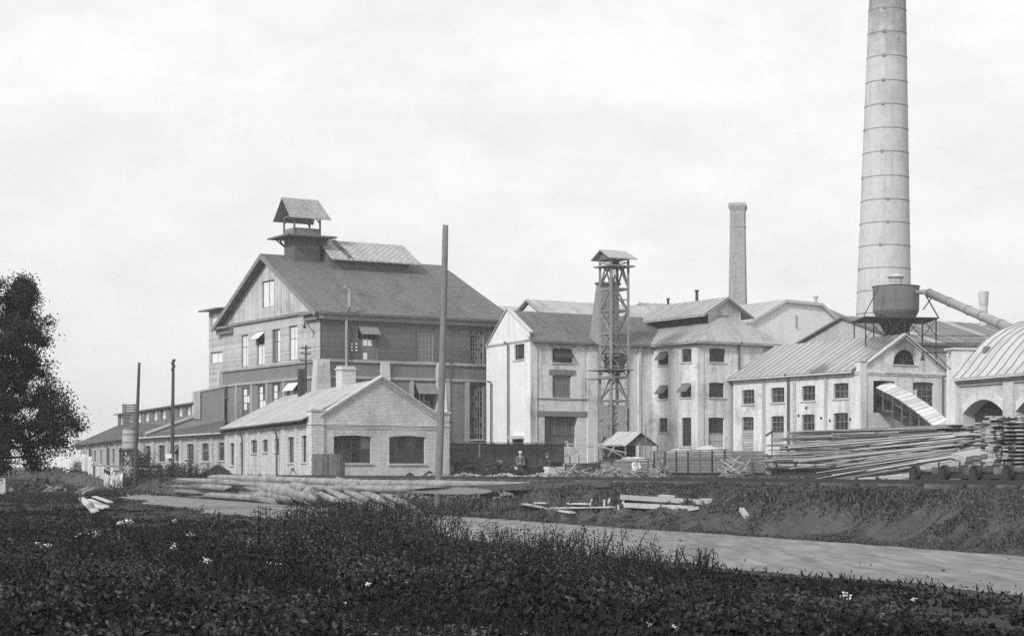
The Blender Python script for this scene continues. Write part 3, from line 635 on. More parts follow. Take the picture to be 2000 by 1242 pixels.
# ------------------------------------------------------------------ the white main block
fW, fV = Face(1035, 157.5, VR), Face(1035, 157.5, -586)
Ww, Vw = fW.s_at(1280), fV.s_at(950)
zW = fW.z_at(1035, 665)
wb = thing('white_block', 'three-storey white brick block with a stepped gable beside the wooden hoist tower', 'factory', (fW.O.x, fW.O.y, 1))
oW = [fW.op(1079, 1117, 680, 708, 1), fW.op(1079, 1116, 733, 777), fW.op(1063.5, 1128, 813, 872, 0, depth=.5)]
mb = MB(); fW.wall(mb, 0, Ww, 1, zW, oW); mb.build('front_wall', 'brick_white', wb)
fW.window(wb, oW[0], 4, 3, frame='frame_dark', awn=(.75, 32), awnm='glass_dark'); fW.window(wb, oW[1], 5, 6, glass='glass_mid', frame='frame_mid', mun=.03, sillm='brick_grey')
o = oW[2]; mb = MB(); fW.box(mb, o['s0'], o['s1'], o['z0'], o['z1'], -.6, -.5); mb.build('gate', 'timber', wb)
for k in range(9):
    mb = MB(); a = o['s0'] + (o['s1'] - o['s0']) * k / 9; fW.box(mb, a + .02, a + (o['s1'] - o['s0']) / 9 - .02, o['z0'] + .9, o['z1'] - .02, -.5, -.46); mb.build('gate_board', 'timber', wb)
for x0, x1, y0, y1, m in ((1048, 1147, 803, 813, 'masonry_mid'), (1072, 1123, 722, 732, 'masonry_mid'), (1073, 1124, 672, 678, 'brick_grey'), (1048, 1147, 778, 780, 'masonry_mid')):
    q = fW.op(x0, x1, y0, y1); mb = MB(); fW.box(mb, q['s0'], q['s1'], q['z0'], q['z1'], -.02, .07); mb.build('lintel', m, wb)
for a, b in ((1035, 1048), (1147, 1166), (1246, 1251)): fW.pilaster(wb, a, b, 1, zW - .25, 'brick_white', .1)
oV = [fV.op(1004, 1024, 672, 702)]
sv = fV.s_at(991); zap = fV.z_at(991, 606); zv0 = fV.z_at(1034, 652); zv1 = fV.z_at(951, 679)
mb = MB(); fV.wall(mb, 0, Vw, 1, [(0, zv0), (sv, zap), (Vw, zv1)], oV, m=0); mb.build('gable_wall', 'plaster_white', wb)
fV.window(wb, oV[0], 3, 4, glass=['glass_dark', 'glass_soft', 'glass_dark', 'glass_soft', 'glass_soft'], mun=.04)
for a, b in ((sv, 0), (sv, Vw)):
    za, zb2 = zap + .1, (zv0 if b == 0 else zv1) + .1; mb = MB(); mb.hexa([fV.pt(a, za, -.3), fV.pt(b, zb2, -.3), fV.pt(b, zb2, .1), fV.pt(a, za, .1), fV.pt(a, za + .1, -.3), fV.pt(b, zb2 + .1, -.3), fV.pt(b, zb2 + .1, .1), fV.pt(a, za + .1, .1)]); mb.build('coping', 'trim', wb)
zs = fV.z_at(1031, 664); mb = MB(); fV.box(mb, .0, Vw, zs - .07, zs + .07, -.02, .09); mb.build('string_course', 'brick_grey', wb)
fV.pipe(wb, 996, 1, fV.z_at(996, 668), 'iron_mid', .08, .2, .3); fV.pipe(wb, 963, 2, fV.z_at(963, 745), 'iron', .07, .2, .1)
q = fV.op(1003, 1022, 858, 868); mb = MB(); fV.box(mb, q['s0'], q['s1'], q['z0'] - 1, q['z1'], -.02, .03); mb.build('cellar_hatch', 'black_hole', wb)
q = fV.op(1002, 1024, 851, 857); mb = MB(); fV.box(mb, q['s0'], q['s1'], q['z0'], q['z1'], -.02, .5); mb.build('hatch_hood', 'tin_white', wb)
A = fV.pt(sv, zap); A2 = A + fW.u * (Ww + 8)
mb = MB(); e0, e1 = fW.pt(-.1, zW + .02, .4), fW.pt(Ww + 3, zW + .02, .4); mb.slab([e0, e1, A2, A + fW.u * .2], .15)
bk = (A - fW.pt(0, zap)); bk.z = 0
mb.slab([A + fW.u * .2, A2, A2 + bk - Vector((0, 0, 3)), A + bk + fW.u * .2 - Vector((0, 0, 3))], .15); wr = mb.build('roof', 'shingle_grey', wb)
mb = MB(); mb.bar(e0 + Vector((0, 0, -.1)), e1 + Vector((0, 0, -.1)), .12, .16); mb.build('gutter', 'iron_mid', wr)
fM = Face(1064, 172, VR); Mw = fM.s_at(1335); zm = fM.z_at(1064, 613)
mb = MB(); fM.box(mb, 0, Mw, zm - 2.2, zm, -5, 0); mb.poly([fM.pt(-.0, zm, 0), fM.pt(0, zm, -5), fM.pt(0, zm + 1.4, -2.5)]); mo = mb.build('monitor', 'masonry_dark', wb)
mb = MB(); mb.slab([fM.pt(-.5, zm - .15, .7), fM.pt(Mw, zm - .15, .7), fM.pt(Mw, zm + 1.5, -2.5), fM.pt(-.5, zm + 1.5, -2.5)], .14); mb.slab([fM.pt(-.5, zm - .15, -5.7), fM.pt(Mw, zm - .15, -5.7), fM.pt(Mw, zm + 1.5, -2.5), fM.pt(-.5, zm + 1.5, -2.5)], .14); mb.build('monitor_roof', 'felt_light', mo)
mb = MB(); mb.poly([fM.pt(-.06, zm - 1.5, -.3), fM.pt(-.06, zm - 1.5, -4.7), fM.pt(-.06, zm - .1, -4.7), fM.pt(-.06, zm + 1.2, -2.5), fM.pt(-.06, zm - .1, -.3)]); mb.build('monitor_end', 'plaster_white', mo)
# tapered vent shaft on its roof
vs = thing('vent_shaft', 'tapering boarded vent shaft rising from the roof behind the hoist tower', 'vent shaft', (P(1180, 0, 160).x, 160, 12))
fq = Face(1170, 160, VR); ql = Face(1170, 160, VL); zt, zb3 = fq.z_at(1172, 553), fq.z_at(1172, 672)
def vq(a, b, z): p = fq.O + ql.u * a + fq.u * b; return Vector((p.x, p.y, z))
w = fq.s_at(1209); l1, l0 = ql.s_at(1163), ql.s_at(1149)
mb = MB(); mb.hexa([vq(0, 0, zb3), vq(0, w, zb3), vq(l0, w, zb3), vq(l0, 0, zb3), vq(0, .1, zt), vq(0, w, zt), vq(l1, w, zt), vq(l1, .1, zt)]); mb.build('shaft', 'timber_grey', vs)
mb = MB(); mb.hexa([vq(-.15, 0, zt - .1), vq(-.15, w + .1, zt - .1), vq(l1 + .1, w + .1, zt - .1), vq(l1 + .1, 0, zt - .1), vq(-.15, 0, zt + .1), vq(-.15, w + .1, zt + .1), vq(l1 + .1, w + .1, zt + .1), vq(l1 + .1, 0, zt + .1)]); mb.build('shaft_cap', 'timber', vs)

# ------------------------------------------------------------------ the hoist tower
fT, fU = Face(1193, 153.5, VR), Face(1193, 153.5, VL); tw, tl = fT.s_at(1227), fU.s_at(1172)
def hq(a, b, z): p = fT.O + fU.u * a + fT.u * b; return Vector((p.x, p.y, z))
g0 = zg(fT.O.x, fT.O.y)
ht = thing('hoist_tower', 'tall open wooden hoist tower with cross bracing and a little gable roof', 'hoist tower', (fT.O.x, fT.O.y, g0))
def zy(y): return EYE + (HY - y) / F * 153.5
ztop = zy(505)
for a in (0, tl):
    for b in (0, tw): mb = MB(); mb.bar(hq(a, b, g0 - .2), hq(a, b, ztop), .2); mb.build('post', 'timber_grey', ht)
for b in (tw * .38, tw * .62): mb = MB(); mb.bar(hq(tl * .5, b, g0), hq(tl * .5, b, zy(520)), .11); mb.build('guide_rail', 'timber_grey', ht)
lv = [518, 563, 605.5, 650, 694, 736, 782, 827]
prs = [((0, 0), (0, tw)), ((0, 0), (tl, 0)), ((tl, 0), (tl, tw)), ((0, tw), (tl, tw))]
for y in lv:
    for (a, b), (c, d) in prs: mb = MB(); mb.bar(hq(a, b, zy(y)), hq(c, d, zy(y)), .1, .17); mb.build('cross_beam', 'timber_grey', ht)
ys = lv[1:] + [868]
for i, (y0, y1) in enumerate(zip(ys, ys[1:])):
    for (a, b), (c, d) in prs:
        p, q = (hq(a, b, zy(y0)), hq(c, d, zy(y1))) if i % 2 == 0 else (hq(a, b, zy(y1)), hq(c, d, zy(y0)))
        if (a, b) != (0, 0): p, q = (hq(c, d, zy(y0)), hq(a, b, zy(y1))) if i % 2 == 0 else (hq(c, d, zy(y1)), hq(a, b, zy(y0)))
        mb = MB(); mb.bar(p, q, .09, .11); mb.build('brace', 'timber_grey', ht)
for i, (y0, y1) in enumerate(zip(ys[:-1], ys[1:])):       # thinner counter-braces and ledgers
    for (a, b), (c, d) in prs[:2]:
        p, q = (hq(a, b, zy(y1)), hq(c, d, zy(y0))) if i % 2 == 0 else (hq(a, b, zy(y0)), hq(c, d, zy(y1)))
        if i in (1, 3, 5): mb = MB(); mb.bar(p, q, .06, .07); mb.build('brace', 'timber_grey', ht)
        mb = MB(); zm_ = (zy(y0) + zy(y1)) / 2; mb.bar(hq(a, b, zm_).lerp(hq(c, d, zm_), .0), hq(c, d, zm_), .06, .1); mb.build('ledger', 'timber_grey', ht)
for (a, b), (c, d) in prs:
    for u0, u1 in (((a, b), ((a + c) / 2, (b + d) / 2)), ((c, d), ((a + c) / 2, (b + d) / 2))):
        mb = MB(); mb.bar(hq(*u0, zy(560)), hq(*u1, zy(520)), .1, .12); mb.build('brace', 'timber_grey', ht)
mb = MB(); mb.slab([hq(-.3, -.5, zy(720)), hq(-.3, tw + .35, zy(720)), hq(tl + 1.1, tw + .35, zy(720)), hq(tl + 1.1, -.5, zy(720))], .1); mb.build('platform', 'timber_grey', ht)
mb = MB(); mb.slab([hq(-.2, -.6, zy(737)), hq(-.2, .2, zy(737)), hq(tl + 1.3, .2, zy(737)), hq(tl + 1.3, -.6, zy(737))], .1); mb.build('platform', 'timber_grey', ht)
mb = MB(); mb.slab([hq(-.4, -.4, zy(517)), hq(-.4, tw + .4, zy(517)), hq(tl + .4, tw + .4, zy(517)), hq(tl + .4, -.4, zy(517))], .12); mb.build('top_platform', 'timber_grey', ht)
mb = MB()
for (a, b), (c, d) in prs: mb.bar(hq(a, b, zy(511)), hq(c, d, zy(511)), .06)
mb.build('guard_rail', 'timber_grey', ht)
mb = MB(); mb.box(hq(tl / 2, tw / 2, zy(707)), (.8, .7, .75)); mb.build('hoist_cage', 'timber_dark', ht)
mb = MB(); mb.box(hq(tl / 2, tw / 2, zy(822)), (.95, .8, 1.3)); mb.build('hopper', 'timber_grey', ht)
mb = MB(); mb.tube([hq(tl / 2, tw / 2, zy(700)), hq(tl / 2, tw / 2, zy(512))], .04, 6); mb.build('cable', 'iron', ht)
mb = MB(); mb.tube([hq(tl * .3, tw / 2, zy(512)), hq(tl * .7, tw / 2, zy(512))], .3, 14); mb.build('pulley', 'iron', ht)
ov = .55
for a in (-ov, tl + ov):
    mb = MB(); mb.slab([hq(a, -ov, ztop + .05), hq(a, tw + ov, ztop + .05), hq(tl / 2, tw + ov - .3, zy(486)), hq(tl / 2, -ov, zy(486))], .09); mb.build('roof', 'sheet_metal', ht)
for b in (-.2, tw + .1): mb = MB(); mb.slab([hq(.1, b, ztop), hq(tl - .1, b, ztop), hq(tl / 2, b, zy(489))], .05, 0, fT.u); mb.build('roof_gable', 'timber_grey', ht)

# ------------------------------------------------------------------ projecting white wing with hipped roof and lantern
fG, fH = Face(1362, 158.5, VR), Face(1362, 158.5, VL)
Gw, Hw = fG.s_at(1524), fH.s_at(1272)
zG = fG.z_at(1362, 667)
def gp(a, b, z): p = fG.O + fH.u * a + fG.u * b; return Vector((p.x, p.y, z))
wg = thing('hipped_wing', 'white brick wing with hipped metal roof and open ridge lantern', 'factory', (fG.O.x, fG.O.y, 1))
oG = [fG.op(1385.5, 1416.5, 680, 707, 1), fG.op(1385, 1415, 747, 776, 1), fG.op(1384, 1414.5, 815, 876, 1)]
oH = [fH.op(1286.6, 1305, 686.5, 713, 1), fH.op(1331, 1350.6, 681, 707, 1), fH.op(1286.6, 1305, 752, 779, 1), fH.op(1330, 1350, 748, 776, 1), fH.op(1287, 1303.5, 816, 843.5, 1), fH.op(1331, 1350, 815, 871, 1)]
mb = MB(); fG.wall(mb, 0, Gw, 1, zG, oG); mb.build('front_wall', 'brick_white', wg)
mb = MB(); fH.wall(mb, 0, Hw, 1, zG, oH); mb.build('side_wall', 'brick_white', wg)
mb = MB(); mb.quad(gp(0, Gw, 1), gp(18, Gw, 1), gp(18, Gw, zG), gp(0, Gw, zG)); mb.build('rear_wall', 'brick_white', wg)
gd = ['glass_dark', 'glass_soft', 'glass_dark', 'glass_dark', 'glass_soft']
fG.window(wg, oG[0], 3, 2, glass=gd); fG.window(wg, oG[1], 3, 2); fG.window(wg, oG[2], 3, 2, boards=.5)
for i, o in enumerate(oH): fH.window(wg, o, 2, 4 if i == 5 else 2, glass=gd if i == 1 else 'glass_dark', awn=(.8, 42) if i in (0, 2, 3) else None, awnm='iron_mid')
fH.pilaster(wg, 1319, 1325, 1, zG - .3, 'brick_white', .1)
fG.pilaster(wg, 1362.2, 1374, 1, zG - .3, 'brick_white', .06); fG.pipe(wg, 1441, fG.z_at(1441, 740), zG + .05, 'iron_rust', .09, .2, .3)
for f, w in ((fG, Gw), (fH, Hw)):
    for k in range(2): mb = MB(); f.box(mb, 0, w, zG - .16 - .16 * k, zG - .04 - .16 * k, -.02, .16 - .07 * k); mb.build('eave_course', 'brick_grey', wg)
rl = Face(0, 0, xy=gp(0, Gw / 2, 0)[:2], u=fH.u[:2]); ah = rl.s_at(1411); zh = EYE + (HY - 612) / F * gp(ah, Gw / 2, 0).y
ov = .5; z0 = zG - .02
c0, c1, c2, c3 = gp(-ov, -ov, z0), gp(-ov, Gw + ov, z0), gp(18, -ov, z0), gp(18, Gw + ov, z0); k0, k1 = gp(ah, Gw / 2, zh), gp(18, Gw / 2, zh)
mb = MB(); mb.slab([c0, c1, k0], .12); mb.slab([c0, c2, k1, k0], .12); mb.slab([c1, c3, k1, k0], .12); wgr = mb.build('roof', 'sheet_metal', wg)
up = Vector((0, 0, .0))
strips(wgr, c0, c1, k0, k0, .85, 'sheet_metal', rib=.02, ribm='sheet_metal')
n = 26
for i in range(n):       # left slope, sheets run straight up to the hip or the ridge
    def tpt(a):
        if a <= ah + .0: return gp(a, -ov + (Gw / 2 + ov) * max(.004, (a + ov) / (ah + ov)), z0 + (zh - z0) * max(.004, (a + ov) / (ah + ov)))
        return gp(a, Gw / 2, zh)
    a0, a1 = -ov + (18 + ov) * i / n, -ov + (18 + ov) * (i + 1) / n
    strips(wgr, gp(a0, -ov, z0), gp(a1, -ov, z0), tpt(a1), tpt(a0), 9, 'sheet_metal', rib=.06, ribw=.07)
la0, la1, lh = ah - .3, ah + 9.5, 1.75; zl0, zl1 = zh - 1.2, zh + .15
lf = Face(0, 0, xy=gp(la0, Gw / 2, 0)[:2], u=fG.u[:2])
mb = MB(); mb.poly([gp(la0, Gw / 2 - lh, zl0), gp(la0, Gw / 2 + lh, zl0), gp(la0, Gw / 2 + lh, zl1), gp(la0, Gw / 2, zl1 + 1.05), gp(la0, Gw / 2 - lh, zl1)]); ln = mb.build('lantern', 'brick_white', wg)
mb = MB()
for sg in (-1, 1): mb.quad(gp(la0, Gw / 2 + sg * lh, zl0 - .6), gp(la1, Gw / 2 + sg * lh, zl0 - .6), gp(la1, Gw / 2 + sg * lh, zl1), gp(la0, Gw / 2 + sg * lh, zl1))
mb.build('lantern_louvre', 'timber_dark', ln)
for sg in (-1, 1):
    e0, e1, t1, t0 = gp(la0 - .7, Gw / 2 + sg * (lh + .95), zl1 - .45), gp(la1, Gw / 2 + sg * (lh + .95), zl1 - .45), gp(la1, Gw / 2, zl1 + 1.15), gp(la0 - .7, Gw / 2, zl1 + 1.15)
    mb = MB(); mb.slab([e0, e1, t1, t0], .12); q = mb.build('lantern_roof', 'sheet_metal', ln); strips(q, e0, e1, t1, t0, .7, 'sheet_metal', rib=.05) if sg < 0 else None

# ------------------------------------------------------------------ saw-house: the lower right wing with its gable
fI, fJ = Face(1680, 146.6, -1277), Face(1680, 146.6, VR)
Iw, Jw = fI.s_at(1432), fJ.s_at(1857)
zI = fI.z_at(1672, 724)
def ip(a, b, z): p = fI.O + fI.u * a + fJ.u * b; return Vector((p.x, p.y, z))
sw = thing('saw_house', 'two-storey white saw house with ribbed roof and half-round gable window', 'factory', (fI.O.x, fI.O.y, 1))
up4 = [(1449, 1473, 761, 789), (1505.5, 1531.7, 756.5, 786), (1565.6, 1592, 753, 782.5), (1627.6, 1657, 748, 778)]
lo4 = [(1449, 1472, 814, 886), (1505.5, 1531, 812, 867), (1565.6, 1591, 809, 856), (1627.6, 1656, 806, 856)]
oI = [fI.op(*w, 1) for w in up4 + lo4]
mb = MB(); fI.wall(mb, 0, Iw, 1, zI, oI); mb.build('side_wall', 'brick_white', sw)
for i, o in enumerate(oI): fI.window(sw, o, 3, 2 if i < 4 else 3, glass=['glass_dark', 'glass_soft', 'glass_dark', 'glass_dark'], frame='frame_mid', boards=(.63, .4, 0, 0)[i - 4] if i >= 4 else 0)
for x in (1492, 1552, 1613): fI.pilaster(sw, x - 2, x + 3, 1, zI - .35, 'brick_grey', .1)
fI.pilaster(sw, 1668, 1680, 1, zI - .3, 'brick_white', .08); fI.pipe(sw, 1543, 1.2, zI + .05, 'iron_rust', .09, .22, .6)
for k in range(3): mb = MB(); fI.box(mb, 0, Iw, zI - .14 - .15 * k, zI - .03 - .15 * k, -.02, .2 - .06 * k); mb.build('eave_course', 'brick_white', sw)
for x, y in ((1575, 796), (1560, 811), (1604, 816), (1621, 821), (1661, 818)):
    mb = MB(); q = fI.op(x - 1.6, x + 1.6, y - 2, y + 2.5); fI.box(mb, q['s0'], q['s1'], q['z0'], q['z1'], -.02, .06); mb.build('wall_anchor', 'iron', sw)
sJ = fJ.s_at(1766); zJ = fJ.z_at(1766, 657); zj0 = zI + .35
oJ = [fJ.op(1744, 1790, 683, 712, 0, 'round'), fJ.op(1706, 1748, 743, 806, 1.5, depth=.35), fJ.op(1783, 1824, 746, 800, 2)]
q = fJ.px(1767, 676); mat('brick_sooty', .76, .13, .35, .12, 3, pat='brick', stain=.45, bump=.3, pscale=1.3, mort=.68, bv=.05, soot=[(q.x, q.y, q.z, 2.0, .7)])
mb = MB(); fJ.wall(mb, 0, Jw, 1, [(0, zj0), (fJ.s_at(1690), zj0), (sJ, zJ), (fJ.s_at(1842), zj0 - .2), (Jw, zj0 - .2)], oJ); mb.build('gable_wall', 'brick_sooty', sw)
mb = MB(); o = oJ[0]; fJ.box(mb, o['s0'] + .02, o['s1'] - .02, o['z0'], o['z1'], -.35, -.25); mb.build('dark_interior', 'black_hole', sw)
mb = MB(); cx_ = (o['s0'] + o['s1']) / 2
for k in range(1, 4): an_ = math.pi * k / 4; mb.bar(fJ.pt(cx_, o['z0'], -.2), fJ.pt(cx_ + math.cos(an_) * .88, o['z0'] + math.sin(an_) * 1.1, -.2), .04)
mb.build('fanlight_bars', 'frame_dark', sw)
mb = MB(); fJ.box(mb, o['s0'] - .15, o['s1'] + .15, o['z0'] - .1, o['z0'] - .01, -.02, .08); mb.build('sill', 'trim', sw)
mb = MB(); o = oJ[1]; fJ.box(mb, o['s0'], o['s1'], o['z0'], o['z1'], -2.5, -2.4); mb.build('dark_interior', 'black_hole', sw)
fJ.window(sw, oJ[2], 4, 4, glass=['glass_dark', 'glass_soft', 'glass_dark', 'glass_dark', 'glass_sky', 'glass_dark'], frame='frame_mid')
zs = fJ.z_at(1765, 729); mb = MB(); fJ.box(mb, .6, fJ.s_at(1842), zs - .07, zs + .07, -.02, .12); fJ.box(mb, .6, fJ.s_at(1842), zs - .2, zs - .1, -.02, .07); mb.build('string_course', 'brick_white', sw)
mb = MB(); fJ.box(mb, -.05, fJ.s_at(1691), 1, fJ.z_at(1685, 706), -.5, .1); pi = mb.build('corner_pier', 'brick_white', sw)
mb = MB(); fJ.box(mb, -.12, fJ.s_at(1692), fJ.z_at(1685, 706), fJ.z_at(1685, 704), -.6, .18); mb.build('pier_cap', 'trim', pi)
mb = MB(); fJ.box(mb, fJ.s_at(1842), Jw, 1, fJ.z_at(1850, 728), -.5, .1); mb.build('corner_pier', 'brick_white', sw)
fJ.pipe(sw, 1838, 2, fJ.z_at(1838, 735), 'iron_rust', .07, .2, .1)
mb = MB(); mb.quad(ip(0, Jw, 1), ip(Iw, Jw, 1), ip(Iw, Jw, zI), ip(0, Jw, zI)); mb.build('far_wall', 'brick_white', sw)
ov = .45; sg = (zJ - zj0) / (sJ - fJ.s_at(1690)); ze0 = zI - .02
e0, e1, t1, t0 = ip(.45, -ov, ze0), ip(Iw + 4, -ov, ze0), ip(Iw + 4, sJ, zJ + .12), ip(.0, sJ, zJ + .12)
e0b = ip(.0, -ov, ze0)
mb = MB(); mb.slab([e0, e1, t1, t0], .12); mb.slab([ip(0, Jw + ov, zj0 - .3), ip(Iw + 4, Jw + ov, zj0 - .3), t1, t0], .12); swr = mb.build('roof', 'sheet_metal_dark', sw)
q, q2, q3 = t0.lerp(e0, .3), e0.lerp(e1, .22), t0.lerp(e0, .05).lerp(t1, .1)
mat('sheet_sooty', .40, .2, .35, .16, 4, rough=.7, stain=.45, soot=[(*q, 2.6, .65), (q2.x, q2.y, q2.z + .5, 1.9, .7), (*q3, 2.2, .6)])
nS = 24
for i in range(nS):
    mname = 'sheet_sooty'
    strips(swr, e0.lerp(e1, i / nS), e0.lerp(e1, (i + 1) / nS), t0.lerp(t1, (i + 1) / nS), t0.lerp(t1, i / nS), 9, mname, rib=.06, ribw=.06)
for a, b, za, zb2 in ((fJ.s_at(1690), sJ, zj0, zJ), (fJ.s_at(1844), sJ, zj0 - .15, zJ)):
    for k in range(2):
        mb = MB(); dz = .12 - .22 * k; ot = .22 - .12 * k
        mb.hexa([fJ.pt(a, za + dz, -.15), fJ.pt(b, zb2 + dz, -.15), fJ.pt(b, zb2 + dz, ot), fJ.pt(a, za + dz, ot), fJ.pt(a, za + dz + .13, -.15), fJ.pt(b, zb2 + dz + .13, -.15), fJ.pt(b, zb2 + dz + .13, ot), fJ.pt(a, za + dz + .13, ot)]); mb.build('verge_course', 'trim', sw)
mb = MB(); mb.bar(e0 + Vector((0, 0, -.08)), e1 + Vector((0, 0, -.08)), .12, .14); mb.build('gutter', 'tin_white', swr)
# conveyor chute out of the saw-house opening
ch = thing('conveyor_chute', 'covered conveyor chute with pale plank roof slanting down from the saw house gable', 'conveyor', at_ground(1800, 140))
Lp = [P(1711, 756, 147.6), P(1756, 779, 145), P(1796, 808, 141.5), P(1832, 838, 138)]; Rp = [P(1734, 744, 148.8), P(1786, 771, 146.5), P(1826, 799, 143.2), P(1858, 826, 140)]
def cat(ps, t): t *= len(ps) - 1; i = min(int(t), len(ps) - 2); return ps[i].lerp(ps[i + 1], t - i)
n = 15
for k in range(n):
    a, b = k / n + .004, (k + 1) / n - .004; mb = MB(); e = random.uniform(0, .03); q = [cat(Lp, a), cat(Lp, b), cat(Rp, b), cat(Rp, a)]; mb.slab([p + Vector((0, 0, e)) for p in q], .07); mb.build('roof_board', 'timber_white', ch)
dn = Vector((0, 0, -1))
mb = MB()
for k in range(12):
    a, b = k / 12, (k + 1) / 12; mb.slab([cat(Lp, a) + dn * .1, cat(Lp, b) + dn * .1, cat(Lp, b) + dn * .55, cat(Lp, a) + dn * .55], .06, 0, (0, 1, 0))
    mb.slab([cat(Lp, a) + dn * 1.6, cat(Lp, b) + dn * 1.6, cat(Rp, b) + dn * 1.6, cat(Rp, a) + dn * 1.6], .12)
mb.build('trough', 'timber_dark', ch)
for k in range(7):
    t = .1 + k * .14; mb = MB(); mb.bar(cat(Lp, t), cat(Lp, t) + dn * 1.7, .1); mb.build('upright', 'timber', ch)
    if k % 2 and k < 6:
        q = cat(Lp, t) + dn * 1.7; mb = MB(); mb.bar(q, Vector((q.x, q.y, zg(q.x, q.y))), .16); mb.build('leg', 'timber', ch)
for k in range(14):
    t = random.uniform(.05, .8); q = cat(Lp, t) + dn * 1.45 + Vector((random.uniform(0, .5), random.uniform(0, 1), 0)); v = Vector((random.uniform(.5, 1.3), random.uniform(-.4, .3), random.uniform(-.9, .1)))
    mb = MB(); mb.bar(q, q + v, .08, .05); mb.build('slab_wood', random.choice(['timber_grey', 'timber_pale', 'timber']), ch)

# ------------------------------------------------------------------ vaulted brick hall on the right
fK = Face(1875, 103, VB); zK = fK.z_at(1876, 737); K0, Kp = fK.s_at(2110), fK.s_at(1858)
va = thing('vaulted_hall', 'pale brick hall with barrel-vaulted seamed roof and low wide arches', 'factory', (fK.O.x, fK.O.y, 1))
oK = [fK.op(1881, 1962, 780, 900, 27, depth=.75), fK.op(1985, 2080, 771, 905, 30, depth=.75)]
mb = MB(); fK.wall(mb, K0, 0, 1, zK, oK); mb.build('arcade_wall', 'brick_pale', va)
for o in oK:
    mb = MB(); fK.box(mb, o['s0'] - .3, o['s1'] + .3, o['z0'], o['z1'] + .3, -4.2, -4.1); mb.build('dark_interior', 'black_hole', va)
    h = (o['s1'] - o['s0']) / 2; n = 26
    for k in range(n):
        a0, a1 = o['s0'] + 2 * h * k / n, o['s0'] + 2 * h * (k + 1) / n
        zz = [o['z1'] - o['rise'] * ((a - o['s0'] - h) / h) ** 2 for a in (a0, a1)]
        mb = MB(); mb.hexa([fK.pt(a0 + .01, zz[0], -.02), fK.pt(a1 - .01, zz[1], -.02), fK.pt(a1 - .01, zz[1], .04), fK.pt(a0 + .01, zz[0], .04), fK.pt(a0 + .01, zz[0] + .5, -.02), fK.pt(a1 - .01, zz[1] + .5, -.02), fK.pt(a1 - .01, zz[1] + .5, .04), fK.pt(a0 + .01, zz[0] + .5, .04)]); mb.build('arch_brick', 'brick_white', va)
fK.pilaster(va, 1963.5, 1983, 1, zK - .5, 'brick_pale', .16)
for k in range(3): mb = MB(); fK.box(mb, K0, 0, zK - .16 - .17 * k, zK - .04 - .17 * k, -.02, .25 - .07 * k); mb.build('eave_course', 'brick_pale', va)
zp = fK.z_at(1866, 684); mb = MB(); fK.box(mb, 0, Kp, 1, zp, -1.15, .3); pi = mb.build('corner_pier', 'brick_white', va)
mb = MB(); fK.box(mb, -.1, Kp + .1, zp, zp + .12, -1.3, .4); mb.build('pier_cap', 'trim', pi)
prof = [(-.45, -.12), (0, .3), (.45, .85), (.95, 1.4), (1.6, 2.0), (2.5, 2.55), (3.75, 3.0), (5.5, 3.3), (7.3, 3.0), (9.3, 2.0), (10.5, .85), (11, 0)]
mb = MB()
for (p, z), (p2, z2) in zip(prof, prof[1:]): mb.slab([fK.pt(0, zK + z, -p), fK.pt(K0, zK + z, -p), fK.pt(K0, zK + z2, -p2), fK.pt(0, zK + z2, -p2)], .1)
vr = mb.build('vault_roof', 'tin_white', va)
n = 13
for i in range(n):
    a, b = K0 * i / n, K0 * (i + 1) / n; mb = MB(); j = random.uniform(.02, .035)
    for (p, z), (p2, z2) in zip(prof[:9], prof[1:9]):
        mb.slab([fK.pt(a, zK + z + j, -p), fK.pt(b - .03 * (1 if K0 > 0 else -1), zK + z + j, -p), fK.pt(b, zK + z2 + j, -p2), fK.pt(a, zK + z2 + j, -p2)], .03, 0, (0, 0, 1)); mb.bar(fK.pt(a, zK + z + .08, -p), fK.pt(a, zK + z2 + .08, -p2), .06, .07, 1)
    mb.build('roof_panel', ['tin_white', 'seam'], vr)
for a in (-.02, K0 + .02): mb = MB(); mb.poly([fK.pt(a, zK + z, -p) for p, z in prof[1:]] + [fK.pt(a, 1, -11), fK.pt(a, 1, 0)]); mb.build('end_wall', 'brick_pale', va)
mb = MB(); mb.quad(fK.pt(0, 1, -11), fK.pt(K0, 1, -11), fK.pt(K0, zK, -11), fK.pt(0, zK, -11)); mb.build('back_wall', 'brick_pale', va)
mb = MB(); q = fK.pt(Kp * .5, zp - .15, .3); w = q + fK.n * 1.3 + Vector((-.4, 0, 0)); mb.bar(q, w, .06); mb.bar(q + Vector((0, 0, -.9)), q.lerp(w, .6), .04); mb.tube([w + Vector((0, 0, -.05)), w + Vector((0, 0, -.45))], [.03, .14], 8); mb.build('bracket_lamp', 'iron', va)
mb = MB(); q = fK.pt(-1.2, zK + 1.4, -1.0); mb.tube([q, q + fK.n * .25 + Vector((0, 0, .05))], [.25, .2], 12); mb.build('vent_cowl', 'iron_mid', va)

